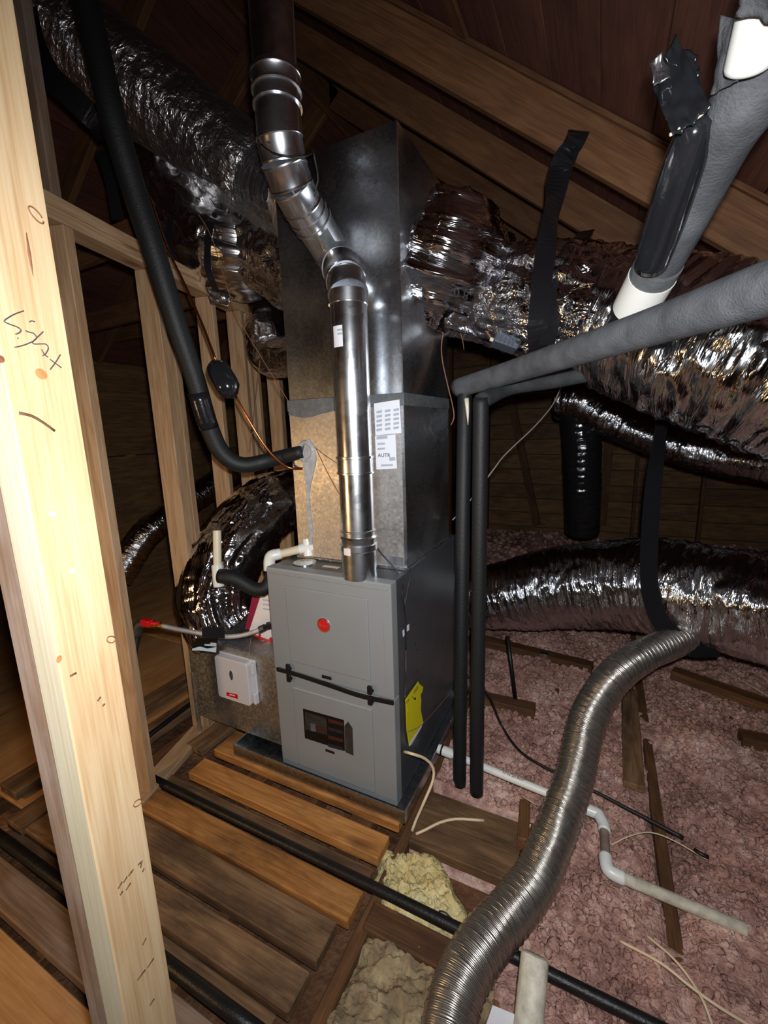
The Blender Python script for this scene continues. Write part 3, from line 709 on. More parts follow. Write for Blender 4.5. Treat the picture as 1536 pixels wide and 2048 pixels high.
fur = thing('furnace', (-FW/2, .37, .005), 'grey upright gas furnace cabinet with two front doors and a red round emblem', 'furnace')
box('cabinet', (-FW+.002, .045, .006), (-.002, .735, FH), M['paint_shaded'], fur, .003)
ZS = PY(676, 1376, -.012)[2]              # height of the joint between the doors
def door(name, z0, z1, panel):
    d = box(name, (-FW, -.001, z0), (0, .046, z1), M['paint'], fur, .006, 3)
    (x0, za), (x1, zb) = panel
    e = box('embossed_panel', (x0, -.0065, za), (x1, .004, zb), M['paint'], d, .006, 4)
    return d, e
xa, xb = PY(575, 1240, -.004)[0], PY(738, 1280, -.004)[0]
ztop = PY(650, 1184, -.004)[2]
du, de = door('upper_door', ZS+.002, FH+.004, ((xa, ZS+.055), (xb, ztop)))
zlo = PY(700, 1567, -.004)[2]
dl, le = door('lower_door', .010, ZS-.002, ((xa, zlo), (xb, ZS-.055)))
rod('door_bead', (-FW+.012, -.001, FH-.017), (-.012, -.001, FH-.017), .0035, M['paint'], du, 8)
rod('door_bead', (-.030, -.0005, ZS+.01), (-.030, -.0005, FH-.02), .0022, M['paint'], du, 8)
# emblem
ec = PY(648, 1250, -.0064)
em = disc('emblem', ec, (0, -1, 0), .0275, M['chrome'], fur, .003, 36)
disc('emblem_face', ec+V(0, -.003, 0), (0, -1, 0), .0232, M['red'], em, .0012, 36)
text('emblem_lettering', 'Rheem', ec+V(0, -.0044, -.001), (1, 0, 0), (0, 0, 1), .0150, M['chrome'], em)
# pull slots, strap and clips
for (u, v), d in (((653, 1355), du), ((660, 1503), dl)):
    c = PY(u, v, -.0064)
    hp = box('pull_slot', c+V(-.021, -.0012, -.006), c+V(.021, .002, .006), M['black_plastic'], d, .0055, 3)
    box('slot_lip', c+V(-.013, -.0022, -.0058), c+V(.010, -.001, -.0028), M['chrome'], hp, .001)
st0, st1 = PY(556, 1341, -.009), PY(788, 1405, -.009)
stp = np.array([PY(u, v, -.0105) for u, v in ((554, 1338), (600, 1351), (660, 1371), (720, 1391), (787, 1406))])
ribbon('door_strap', stp, .0150, (0, 0, 1), M['black_plastic'], fur, thick=.0035)
for u, v in ((577, 1346), (740, 1391)):
    for dz in (-1, 1):
        c = PY(u, v, -.014)+V(0, 0, dz*.021)
        k = box('strap_clip', c+V(-.0095, -.006, -.0165), c+V(.0095, .006, .0165), M['black_plastic'], fur, .006, 3)
        box('clip_ear', c+V(.007, -.004, -.004), c+V(.016, .004, .006), M['black_plastic'], k, .003, 2)
# comparison label on the lower door
YL = -.0066
lab = quadY('door_label', [(606, 1417), (688, 1440), (690, 1502), (610, 1476)], YL, M['label_black'], fur)
quadY('label_picture', [(610, 1423), (630, 1430), (652, 1436), (655, 1470), (611, 1458)], YL-.0008, M['iron_dusty'], lab)
quadY('label_picture', [(621, 1446), (631, 1449), (632, 1464), (622, 1461)], YL-.0014, M['grey_foam'], lab)
quadY('label_picture', [(632, 1450), (654, 1456), (655, 1463), (633, 1462)], YL-.0014, M['maroon'], lab)
for k in range(4):
    v = 1437+k*16.5
    quadY('label_bar', [(656, v), (686, v+8), (686.5, v+15), (657, v+7)], YL-.0008, M['maroon'] if k % 2 == 0 else M['ink'], lab)
quadY('label_arrow', [(689, 1452), (696, 1443), (705, 1456), (707, 1511), (691, 1504)], YL, M['iron_dusty'], lab)
# hardware on the side face
for u, v in ((826, 1200), (838, 1216), (827, 1250), (831, 1288), (885, 1288), (834, 1300), (860, 1322), (834, 1343), (832, 1360), (797, 1383), (798, 1406), (798, 1422)):
    disc('screw_hole', PX(u, v, -.0015), (1, 0, 0), .0032, M['black_plastic'], fur, .0012, 10)
ribbon('foil_seal', [PX(u, v, .001) for u, v in ((806, 1168), (808, 1200), (812, 1240), (811, 1290), (811, 1350), (809, 1400))], [.020, .016, .010, .007, .009, .006], (0, 1, 0), M['foil_crumple'], fur, thick=.001)
quadX('white_tag', [(805, 1262), (808, 1258), (809, 1270), (806, 1274)], .002, M['paper'], fur)
quadX('white_tag', [(812, 1252), (818, 1248), (818, 1260), (812, 1264)], .002, M['paper'], fur)
# cabinet top fittings
disc('top_cap', V(-.42, .10, FH+.0005), (0, 0, 1), .045, M['galv'], fur, .004, 30, None, (0, 1, 0))
box('top_label', (-.33, .085, FH+.0005), (-.26, .105, FH+.0012), M['paper_warm'], fur, .0001)

# yellow tag hanging on the furnace side
yt = thing('yellow_tag', PX(830, 1420, .006), 'bright yellow folded instruction tag hanging on the shaded furnace side', 'tag')
def tagX(px, x): return [PX(u, v, x) for u, v in px]
plate('tag_sheet', tagX([(811, 1408), (816, 1398), (840, 1380), (842, 1400), (841, 1420), (846, 1444), (834, 1462), (818, 1492), (813, 1460)], .0035), M['yellow'], yt, .0012, (1, 0, 0))
plate('tag_flap', tagX([(810, 1400), (836, 1363), (838, 1368), (846, 1374), (844, 1384), (816, 1424), (812, 1412)], .006), M['yellow'], yt, .0012, (1, 0, 0))
plate('tag_edge', tagX([(818, 1492), (820, 1486), (838, 1458), (846, 1444), (842, 1456), (822, 1490)], .0050), M['paper'], yt, .0008, (1, 0, 0))
text('tag_lettering', '10GS', PX(832, 1380, .0076), PX(838, 1371, .0076)-PX(828, 1386, .0076), PX(828, 1374, .0076)-PX(836, 1386, .0076), .021, M['ink'], yt)
tube('tag_arrow', [PX(824, 1393, .0076), PX(830, 1398, .0076)], .0012, M['ink'], yt, seg=6, straight=True)
plate('tag_arrow', tagX([(827, 1399), (831, 1394), (832, 1400)], .0074), M['ink'], yt, .0006, (1, 0, 0))
text('tag_lettering', 'ING', PX(816, 1402, .0076), PX(838, 1371, .0076)-PX(828, 1386, .0076), PX(828, 1374, .0076)-PX(836, 1386, .0076), .013, M['ink'], yt)
tube('tag_string', [PX(u, v, .006) for u, v in ((813, 1464), (828, 1459), (848, 1445), (890, 1398), (905, 1378))], .0012, M['wire'], yt, seg=6)

# ---- coil case and supply plenum
cx0, cx1, cy0, cy1 = -.4914, -.0086, .1573, .6417
ZSEAM = 1.4766
coil = thing('coil_case', ((cx0+cx1)/2, (cy0+cy1)/2, FH), 'copper-toned galvanised evaporator coil case standing on the furnace', 'coil case')
box('case_body', (cx0, cy0+.002, FH+.006), (cx1, cy1, ZSEAM-.002), M['galv'], coil, .002)
box('front_panel', (cx0+.001, cy0, FH+.008), (cx1-.001, cy0+.004, ZSEAM-.004), M['galv_coil'], coil, .001)
box('case_edge', (cx1-.010, cy0-.0025, FH+.02), (cx1+.002, cy0+.004, ZSEAM-.02), M['galv'], coil, .001)
box('base_flange', (cx0-.005, cy0-.008, FH+.0005), (cx1+.005, cy1+.005, FH+.012), M['galv'], coil, .002)
sx0 = PY(775, 1110, cy0)[0]
box('foil_patch', (sx0, cy0-.003, FH+.014), (cx1-.014, cy0, FH+.05), M['foil_smooth'], coil, .001)
rr = np.array([PY(u, v, cy0-.003) for u, v in ((617, 880), (618, 912), (617, 945), (616, 985), (618, 1030), (622, 1062), (621, 1090))])
ribbon('mastic_smear', rr, [.012, .06, .04, .010, .012, .016, .010], (1, 0, 0), M['mastic'], coil, thick=.003)
tube('mastic_ring', [PY(612, 903, cy0)+.034*np.array([math.cos(t), 0, math.sin(t)]) for t in np.linspace(0, 2*np.pi, 15)], .010, M['mastic'], coil, seg=8)
pl = thing('supply_plenum', ((cx0+cx1)/2, (cy0+cy1)/2, ZSEAM), 'tall galvanised supply air box above the coil case', 'plenum')
box('plenum_body', (cx0+.003, cy0+.003, ZSEAM), (cx1-.003, cy1-.003, 2.285), M['galv'], pl, .003)
# taped joint
bandv = []
for name, lo, hi in (('joint_tape', (cx0-.003, cy0-.0035, ZSEAM-.030), (cx1+.003, cy0-.0005, ZSEAM+.012)), ('joint_tape', (cx1+.0005, cy0-.003, ZSEAM-.030), (cx1+.0035, cy1, ZSEAM+.012)), ('joint_tape', (cx0-.0035, cy0-.003, ZSEAM-.030), (cx0-.0005, cy1, ZSEAM+.012))):
    box(name, lo, hi, M['seam_tape'], pl, .001)
ribbon('mastic_smear', [PY(u, v, cy0-.004) for u, v in ((578, 822), (610, 826), (640, 820), (668, 816))], [.03, .036, .03, .02], (0, 0, 1), M['seam_tape'], pl, thick=.0015)

# papers stuck to the case
def papers(name, px, label, lines, mt='paper', y=cy0-.0036):
    t = thing(name, PY(px[3][0], px[3][1], y), label, 'paper')
    quadY('sheet', px, y, M[mt], t, .0006)
    for q, m_ in lines: quadY('print_block', q, y-.0007, M[m_], t, .0003)
    return t
papers('instruction_sheet', [(748, 807), (799, 799), (803, 866), (751, 871)], 'white printed sheet of three text columns on the coil case below the taped joint',
       [([(753+17*c, 822-2*c+9*r), (764+17*c, 820-2*c+9*r), (764+17*c, 825-2*c+9*r), (753+17*c, 827-2*c+9*r)], 'print') for c in range(3) for r in range(5)])
pp = papers('data_sheet', [(750, 872), (791, 869), (794, 937), (753, 939)], 'white data label with bold black letters stuck to the coil case', 
       [([(753, 873), (775, 871), (775, 877), (753, 879)], 'print'), ([(755, 886), (770, 885), (770, 889), (755, 890)], 'print'), ([(755, 896), (770, 895), (770, 899), (755, 900)], 'print'), ([(778, 915), (790, 914), (791, 921), (779, 922)], 'print'), ([(762, 929), (786, 928), (786, 932), (762, 933)], 'print')])
text('sheet_lettering', 'AUTR', PY(768, 911, cy0-.0046), (1, 0, 0), (0, 0, 1), .019, M['ink'], pp)

# ---- return air box beside the furnace
bx0, bx1, by0, by1, bz0, bz1 = -1.075, -FW-.002, .036, .56, .053, .456
ret = thing('return_box', ((bx0+bx1)/2, .3, bz0), 'dull galvanised return air box joined to the furnace side', 'air box')
box('box_body', (bx0, by0, bz0), (bx1, by1, bz1), M['galv_dull'], ret, .002)
box('corner_flange', (bx0-.002, by0-.003, bz0-.09), (bx0+.012, by0+.012, bz0+.22), M['galv_dull'], ret, .001)
box('hanger_leg', (bx0-.002, by0, -.065), (bx0+.02, by0+.004, bz0+.03), M['galv_dull'], ret, .001)
# ---- control box on it
xl, xr = PY(432, 1350, .0)[0], PY(497, 1370, .0)[0]; zt_, zb_ = PY(465, 1321, .0)[2], PY(465, 1402, .0)[2]
cb = thing('control_box', ((xl+xr)/2, .03, zb_), 'light grey plastic control box with an oval window and a red label', 'control box')
def rrect(x0, x1, z0, z1, r, y, k=6):
    pts = []
    for (cx, cz, a0) in ((x1-r, z1-r, 0), (x0+r, z1-r, 90), (x0+r, z0+r, 180), (x1-r, z0+r, 270)):
        for t in range(k+1):
            a = math.radians(a0+90*t/k); pts.append(V(cx+r*math.cos(a), y, cz+r*math.sin(a)))
    return pts
fr = plate('cover', rrect(xl, xr, zb_, zt_, .014, .030), M['box_grey'], cb, .030, (0, -1, 0)); fix_normals(fr)
bmx = bmesh.new(); bmx.from_mesh(fr.data)
ee = [e for e in bmx.edges if all(v.co.y < -.01 for v in e.verts) and len(e.link_faces) == 2 and any(len(f.verts) > 6 for f in e.link_faces)]
bmesh.ops.bevel(bmx, geom=ee, offset=.004, segments=3, affect='EDGES', profile=.5); bmx.to_mesh(fr.data); bmx.free()
box('back_plate', (xl-.001, .030, zb_-.001), (xr+.016, .0515, zt_+.003), M['box_grey'], cb, .004, 2)
for z0, z1 in ((zt_-.055, zt_-.004), (zb_+.006, zb_+.055)):
    box('side_lug', (xr+.006, .012, z0), (xr+.020, .034, z1), M['box_grey'], cb, .004, 2)
oc = PY(463, 1350, -.001)
disc('window_rim', oc, (0, -1, 0), .0125, M['box_grey'], cb, .002, 28, .026)
disc('window', oc+V(0, -.0012, 0), (0, -1, 0), .0098, M['lcd'], cb, .0016, 28, .0225)
rl = quadY('red_label', [(453, 1384), (475, 1389), (476, 1398), (453, 1391)], -.0008, M['red'], cb)
quadY('label_lettering', [(459, 1388), (470, 1390.6), (470, 1392.6), (459, 1390)], -.0018, M['paper_warm'], rl, .0003)
# ---- gas connection
gl = thing('gas_line', PZ(248, 1398, -.06), 'black gas riser with a red valve and a braided steel connector to the furnace', 'gas line')
g0, g1 = PD(250, 1394, 1.86), PD(276, 1262, 1.84)
foot = PZ(240, 1440, -.05)
tube('riser', [PD(238, 1455, 1.87), g0, g1], .0145, M['iron'], gl, seg=14, straight=True)
tube('elbow', [PD(274, 1272, 1.84), PD(276, 1256, 1.838), PD(281, 1249, 1.835), PD(288, 1248, 1.832)], [.019, .021, .021, .018], M['iron_dusty'], gl, seg=16, step=.004)
v0, v1 = PD(288, 1248, 1.832), PD(312, 1249, 1.828)
vb = rod('valve_body', v0, v1, .017, M['brass'], gl, 14)
c = PD(294, 1246, 1.815)
box('valve_handle', c+V(-.022, -.016, -.010), c+V(.030, .010, .018), M['red'], vb, .006, 2)
rod('valve_handle', c+V(.03, 0, .004), c+V(.055, .012, .002), .009, M['red'], vb, 10)
rod('flare_nut', PD(312, 1249, 1.828), PD(324, 1252, 1.826), .014, M['brass'], gl, 6)
rod('flare_nut', PD(307, 1250, 1.826), PD(313, 1250, 1.826), .009, M['black_plastic'], gl, 10)
hx = [PD(323, 1251, 1.826), PD(352, 1258, 1.822), PD(392, 1265, 1.815), PD(432, 1272, 1.808), PD(465, 1273, 1.80), PD(495, 1268, 1.80), PD(520, 1259, 1.79)]
tube('braided_hose', hx, .0095, M['steel'], gl, seg=12)
rod('hose_nut', PD(518, 1260, 1.79), PD(531, 1254, 1.795), .014, M['iron_dusty'], gl, 6)
rod('nipple', PD(529, 1255, 1.795), PX(553, 1246, -.51), .011, M['iron'], gl, 12)
rod('nipple_collar', PD(534, 1252, 1.797), PD(541, 1250, 1.80), .0155, M['iron'], gl, 8)
# black tag folded over the hose
bt = thing('black_hang_tag', PD(420, 1300, 1.80), 'glossy black tag with a pale wave, folded over the braided hose', 'tag')
plate('tag_front', [PD(u, v, 1.785) for u, v in ((405, 1254), (449, 1254), (450, 1277), (404, 1275))], M['black_film'], bt, .002, -FWD)
tagm = plate('tag_sheet', [PD(u, v, 1.80) for u, v in ((392, 1276), (436, 1276), (432, 1306), (384, 1301))], M['label_black'], bt, .0015, -FWD)
plate('tag_wave', [PD(u, v, 1.797) for u, v in ((385, 1297), (400, 1293), (415, 1297), (433, 1294), (432, 1305), (420, 1303), (400, 1301), (384, 1301))], M['pale_blue'], tagm, .0008, -FWD)
plate('tag_wave', [PD(u, v, 1.797) for u, v in ((409, 1288), (421, 1288), (421, 1285), (433, 1286), (433, 1293), (409, 1291))], M['print'], tagm, .0008, -FWD)
# papers on the box
dp = thing('manual_sheets', PD(520, 1270, 1.98), 'white and crimson booklet leaning on the return box behind the gas hose', 'booklet')
bkp = plate('crimson_sheet', [PD(u, v, 2.00) for u, v in ((505, 1192), (540, 1180), (520, 1262), (490, 1258))], M['crimson'], dp, .002, -FWD)
whp = plate('white_sheet', [PD(u, v, 1.97) for u, v in ((524, 1184), (556, 1165), (556, 1286), (498, 1264))], M['paper_warm'], dp, .003, -FWD)
for k in range(3): plate('print_line', [PD(u, v, 1.966) for u, v in ((526, 1198+9*k), (541, 1200+9*k), (541, 1203+9*k), (526, 1201+9*k))], M['print'], whp, .0006, -FWD)
tube('red_ribbon', [PD(u, v, 1.95) for u, v in ((497, 1266), (515, 1273), (535, 1281), (556, 1289))], .004, M['red'], dp, seg=8)
for u, v in ((519, 1268), (541, 1275)): rod('red_clip', PD(u, v, 1.945), PD(u+2, v+12, 1.945), .005, M['red'], dp, 8)

# ---- flue
fx, fy = PZ(720, 1152, FH)[:2]
flue = thing('flue_pipe', (fx, fy, FH), 'shiny round metal flue rising from the furnace with two jointed elbows', 'flue')
RF = .0575
zA = PX(704, 588, fx)[2]
def fpt(z): return V(fx, fy, z)
zz = lambda v: PX(715, v, fx)[2]
c1, c2, c3, c4 = zz(1100), zz(1070), zz(935), zz(615)
rod('flue_collar', fpt(FH+.001), fpt(c1), RF+.004, M['flue'], flue, 40)
rod('flue_collar', fpt(c1), fpt(c2), RF+.008, M['flue'], flue, 40, prof=[(0, RF+.004), (.1, RF+.009), (.45, RF+.009), (.5, RF+.004), (.9, RF+.007), (1, RF+.002)])
rod('pipe_section', fpt(c2), fpt(c3), RF, M['flue'], flue, 44, prof=[(0, RF), (.06, RF), (.07, RF+.004), (.085, RF+.004), (.095, RF), (1, RF)])
rod('joint_band', fpt(c3-.018), fpt(c3+.040), RF+.003, M['flue'], flue, 44, prof=[(0, RF+.006), (.08, RF+.006), (.1, RF+.003), (.85, RF+.003), (.88, RF+.0065), (1, RF+.0065)])
rod('pipe_section', fpt(c3+.03), fpt(c4), RF+.001, M['flue'], flue, 44)
rod('joint_band', fpt(c4-.006), fpt(zA), RF+.003, M['flue'], flue, 44, prof=[(0, RF+.005), (.08, RF+.005), (.1, RF+.002), (1, RF+.003)])
PB = PD(563, 326, 1.23)
A = fpt(zA)
a_end = PD(668, 512, 1.52); b_start = PD(603, 408, 1.33)
topv = V(PB[0], PB[1], roof_z(PB[0])+.05)
def gores(p_in, corner, p_out, n, r0, r1, mt):
    ts = np.linspace(0, 1, n+1); B_ = np.array([(1-t)**2*p_in+2*t*(1-t)*corner+t*t*p_out for t in ts])
    for i in range(n):
        ra, rb = r0+(r1-r0)*i/n, r0+(r1-r0)*(i+1)/n; d_ = nrm(B_[i+1]-B_[i])
        rod('elbow_gore', B_[i]-d_*.006, B_[i+1]+d_*.006, ra, M[mt], flue, 40, prof=[(0, ra+.003), (.06, ra+.004), (.12, ra), (.88, rb), (.94, rb+.003), (1, rb+.002)])
cornA = fpt(PX(704, 556, fx)[2])
gores(A-V(0, 0, .004), cornA, a_end, 3, RF+.003, RF+.004, 'flue')
rod('pipe_section', a_end, b_start, RF+.003, M['flue'], flue, 44, prof=[(0, RF+.002), (.12, RF+.002), (.13, RF+.007), (.17, RF+.007), (.18, RF+.003), (.66, RF+.003), (.67, RF+.008), (.72, RF+.008), (.73, RF+.004), (.8, RF+.004), (.81, RF+.008), (.86, RF+.008), (.87, RF+.004), (1, RF+.004)])
cornB = PD(568, 352, 1.245)
b_up = V(PB[0], PB[1], PD(561, 270, 1.2)[2])
gores(b_start, cornB, b_up, 3, RF+.004, RF+.006, 'flue')
z1 = PX(557, 215, PB[0])[2]; z2 = PX(553, 150, PB[0])[2]
def bpt(z): return V(PB[0], PB[1], z)
rod('pipe_section', bpt(b_up[2]-.01), bpt(z1), RF+.005, M['flue'], flue, 44)
rod('joint_band', bpt(z1-.004), bpt(z2), RF+.008, M['flue'], flue, 44, prof=[(0, RF+.010), (.06, RF+.010), (.08, RF+.006), (.4, RF+.006), (.43, RF+.011), (.5, RF+.011), (.53, RF+.006), (.8, RF+.008), (.85, RF+.012), (1, RF+.010)])
rod('pipe_section', bpt(z2), bpt(topv[2]), RF+.002, M['flue'], flue, 44)
# labels and screws on the flue
def wrap_label(name, c, axis, facing, r, w_ang, h, mat, par):
    ax = nrm(axis); f = np.asarray(facing, float); f = nrm(f-ax*(f@ax)); s_ = np.cross(ax, f); vs = []; n_ = 10
    for i in range(n_+1):
        a_ = -w_ang/2+w_ang*i/n_; d_ = f*math.cos(a_)+s_*math.sin(a_)
        vs += [c+d_*r-ax*h/2, c+d_*r+ax*h/2]
    fs_ = [(2*i, 2*i+2, 2*i+3, 2*i+1) for i in range(n_)]
    return fix_normals(world_mesh(name, vs, fs_, mat, par, True))
toc = CAM-A
lf = np.array([-.16, -1.0, 0])
wrap_label('pipe_label', fpt(zz(683)), (0, 0, 1), lf, RF+.0016, .62, .062, M['paper'], flue)
for k in range(2): wrap_label('label_print', fpt(zz(672+7*k)), (0, 0, 1), V(.0, -1, 0), RF+.0020, .3, .006, M['print'], flue)
wrap_label('pipe_label', fpt(zz(1096)), (0, 0, 1), V(-.12, -1, 0), RF+.0098, .42, .024, M['paper_warm'], flue)
ddir = b_start-a_end
mid = a_end+ddir*.5
wrap_label('pipe_label', mid, ddir, CAM-mid+RGT*.3, RF+.0042, .62, .075, M['seam_tape'], flue)
for (u, v, dd) in ((676, 575, 1.52), (726, 612, 1.5), (640, 476, 1.43), (722, 856, 1.54), (714, 938, 1.56), (586, 384, 1.25), (720, 1036, 1.6)):
    disc('screw', PD(u, v, dd), -FWD, .0045, M['chrome'], flue, .004, 10)
tube('hanger_wire', [PD(522, 288, 1.17), PD(545, 305, 1.15), PD(575, 312, 1.145), PD(610, 312, 1.18), PD(626, 305, 1.22)], .0022, M['black_cable'], flue, seg=6)
tube('hanger_wire', [PD(626, 300, 1.22), PD(632, 330, 1.24), PD(636, 360, 1.27), PD(625, 400, 1.29)], .003, M['black_cable'], flue, seg=6)

# ---- foil flex ducts
def flex(name, pts, mat, label, seed=1, seg=96, ds=.0065, circ=.006, crum=.010, pleat=0.0, pl_len=.18, sag=0.0, group=None, ribs=.003, pitch=.05, endpleat=0.0, parent=None, pinch=()):
    Q = catmull(np.array([list(p) for p in pts]), .02)
    s_ = np.concatenate([[0], np.cumsum(np.linalg.norm(np.diff(Q[:, :3], axis=0), axis=1))]); Lt = s_[-1]
    n_ = int(Lt/ds); t_ = np.linspace(0, Lt, n_); Q = np.stack([np.interp(t_, s_, Q[:, i]) for i in range(4)], 1)
    C = Q[:, :3]; R0 = Q[:, 3]; th = np.arange(seg)*2*np.pi/seg; c_, s2_ = np.cos(th)[None], np.sin(th)[None]; L_ = t_[:, None]
    amp = R0[:, None]/.2
    d_ = ribs*np.abs(np.sin(np.pi*L_/pitch))*np.ones_like(c_)
    d_ = d_+circ*amp*ridge(c_*1.6, s2_*1.6, L_*34+2.2*n3(c_*1.3, s2_*1.3, L_*5, seed+5), seed)
    d_ = d_+.45*circ*amp*ridge(c_*4, s2_*4, L_*70, seed+1)
    d_ = d_+crum*amp*(n3(c_*2.2, s2_*2.2, L_*7, seed+2)+.5*ridge(c_*4.5, s2_*4.5, L_*15, seed+3))
    if pleat > 0:
        d_ = d_+pleat*np.exp(-L_/pl_len)*ridge(c_*5.5, s2_*5.5, L_*4, seed+7)
    for s0, am, wd_ in pinch:
        d_ = d_+am*np.exp(-((L_-s0*Lt)/wd_)**2)*ridge(c_*4.2, s2_*4.2, L_*3+.8*n3(c_*2, s2_*2, L_*6, seed+9), seed+10)
    if endpleat > 0:
        d_ = d_+endpleat*np.exp(-(Lt-L_)/pl_len)*ridge(c_*5.5, s2_*5.5, L_*4, seed+8)
    vs, fs_, uv = tube_mesh(C, R0[:, None]+d_, seg)
    o = world_mesh(name, vs, fs_, mat, parent, True, uv)
    if parent is None: tag(o, label, 'duct', group)
    return o
def p4(u, v, d, r): return (*PD(u, v, d), r)
flex('flex_duct', [(-.46, .29, 2.20, .135), p4(530, 372, 1.84, .145), p4(480, 330, 1.84, .152), p4(410, 278, 1.84, .16), p4(330, 218, 1.82, .168), p4(220, 140, 1.77, .175), p4(90, 50, 1.7, .18), p4(-40, -40, 1.65, .18)], M['foil_smooth'],
     'smooth dusty foil flex duct sloping from the plenum top up past the roof ridge', 3, circ=.003, crum=.009, ribs=.001)
flex('flex_duct', [(-.46, .47, 1.99, .16), p4(515, 498, 2.08, .185), p4(468, 498, 2.09, .20), p4(408, 464, 2.1, .205), p4(366, 400, 2.14, .2), p4(352, 330, 2.2, .17)], M['foil_warm'],
     'bulging foil flex duct elbow bound with black straps beside the plenum', 13, circ=.004, crum=.030, pleat=.022, ribs=.001, pl_len=.16)
flex('flex_duct', [(-.46, .50, 1.72, .085), p4(552, 715, 2.2, .095), p4(536, 690, 2.28, .11), p4(535, 640, 2.42, .11), p4(545, 580, 2.6, .11)], M['foil_warm'],
     'short foil flex duct curling out low on the plenum behind the copper line', 23, circ=.003, crum=.012, ribs=.001)
bp_ = PZ(440, 1272, .45)
flex('flex_duct', [p4(640, 1000, 2.5, .15), p4(570, 1000, 2.34, .155), p4(505, 1045, 2.22, .165), p4(455, 1110, 2.14, .17), p4(432, 1185, 2.09, .168), p4(438, 1240, 2.06, .15), (bp_[0], bp_[1]+.04, .452, .14)], M['foil_fold'],
     'fat foil flex duct arching down onto the return box', 33, seg=128, circ=.002, crum=.011, ribs=.001, pinch=((1.0, .020, .12), (.55, .008, .3)))
dA = flex('flex_duct', [(-.03, .40, 1.99, .175), (.05, .43, 1.96, .20), p4(915, 545, 1.76, .195), p4(965, 580, 1.70, .165), p4(990, 590, 1.67, .155), p4(1030, 598, 1.62, .175), p4(1110, 610, 1.52, .182), p4(1190, 628, 1.43, .185), p4(1250, 645, 1.365, .185)], M['foil_sharp'],
     'crumpled foil flex duct pinched between the plenum and the damper motor', 43, seg=128, circ=.004, crum=.014, ribs=.0005, pinch=((.0, .028, .14), (.22, .022, .16), (.44, .034, .11), (.8, .016, .25)))
flex('flex_duct', [p4(1200, 632, 1.43, .18), p4(1260, 648, 1.36, .195), p4(1400, 692, 1.22, .2), p4(1560, 735, 1.12, .205), p4(1760, 800, 1.05, .205)], M['foil_ring'],
     'large ring-wrinkled foil flex duct passing behind the dusty sloping pipe', 44, seg=112, circ=.011, crum=.006, ribs=.004, pitch=.035)
from mathutils.bvhtree import BVHTree
def surf(o, u, v, lift=.004):
    """the point where a sight line first meets object o"""
    mw = MW[o.name]; me = o.data
    bv = BVHTree.FromPolygons([mw @ x.co for x in me.vertices], [tuple(q.vertices) for q in me.polygons])
    d = Vector(ray(u, v)).normalized(); h = bv.ray_cast(Vector(CAM), d)
    return np.array(h[0]-d*lift) if h[0] is not None else None
h = surf(dA, 922, 590, .012)
if h is not None: text('duct_lettering', '0 8', h, RGT*.95+UPV*-.25, UPV*.95+RGT*.25, .040, M['ink'], dA)
flex('flex_duct', [p4(1120, 800, 3.1, .13), p4(1165, 805, 3.0, .15), p4(1215, 835, 2.88, .12), p4(1300, 872, 2.7, .10), p4(1400, 905, 2.5, .10), p4(1560, 930, 2.25, .10), p4(1700, 940, 2.0, .10)], M['foil_circ'],
     'thin foil flex duct hanging behind the long black strap', 53, seg=64, circ=.004, crum=.008)
flex('flex_duct', [p4(890, 1195, 2.85, .17), p4(960, 1196, 2.72, .18), p4(1040, 1186, 2.56, .2), p4(1130, 1174, 2.4, .212), p4(1290, 1168, 2.12, .214), p4(1420, 1192, 1.92, .212), p4(1560, 1222, 1.74, .212), p4(1780, 1260, 1.55, .212)], M['foil_circ'],
     'long finely wrinkled foil flex duct slung low over the pink insulation', 63, circ=.007, crum=.006, ribs=.004, pitch=.04)
flex('flex_duct', [p4(235, 1160, 3.15, .09), p4(262, 1110, 3.2, .10), p4(300, 1060, 3.3, .10), p4(340, 1030, 3.5, .10), p4(420, 975, 3.9, .11), p4(480, 935, 4.2, .11)], M['foil_circ'],
     'distant foil flex duct lying on the floor beyond the stud wall', 73, seg=48)
# dark wrapped riser below the thin duct
rs = flex('wrapped_duct', [p4(1160, 815, 3.02, .125), p4(1163, 870, 3.06, .125), p4(1165, 950, 3.12, .12), p4(1165, 1030, 3.2, .115), p4(1165, 1062, 3.25, .115)], M['foil_dark'],
     'black wrapped vertical duct dropping from the thin flex duct', 83, seg=48, circ=.003, crum=.006)

# ---- spiral aluminium duct
RS_ = .062
Q = catmull(np.array([p4(u, v, d, RS_) for u, v, d in ((1400, 1262, 1.93), (1345, 1284, 1.86), (1285, 1312, 1.78), (1232, 1350, 1.71), (1194, 1401, 1.655), (1172, 1452, 1.60), (1160, 1502, 1.555), (1149, 1553, 1.51), (1133, 1603, 1.47), (1115, 1654, 1.42), (1095, 1704, 1.37), (1074, 1755, 1.32), (1036, 1806, 1.26), (992, 1856, 1.20), (955, 1906, 1.14), (926, 1957, 1.09), (909, 2007, 1.05), (898, 2060, 1.01), (890, 2120, .97), (885, 2200, .92))]), .02)
s_ = np.concatenate([[0], np.cumsum(np.linalg.norm(np.diff(Q[:, :3], axis=0), axis=1))]); n_ = int(s_[-1]/.0032); t_ = np.linspace(0, s_[-1], n_)
Q = np.stack([np.interp(t_, s_, Q[:, i]) for i in range(4)], 1); seg = 56; th = np.arange(seg)*2*np.pi/seg
ph = t_[:, None]/.022+th[None]/(2*np.pi)
dR = .0036*np.clip(1-np.abs((ph % 1)-.5)/.12, 0, 1)+.0005*np.abs(np.sin(np.pi*ph*4))+.003*n3(np.cos(th)[None]*1.5, np.sin(th)[None]*1.5, t_[:, None]*9, 91)
vs, fs_, uv = tube_mesh(Q[:, :3], Q[:, 3][:, None]+dR, seg)
sd = world_mesh('spiral_duct', vs, fs_, M['semi_rigid'], None, True, uv)
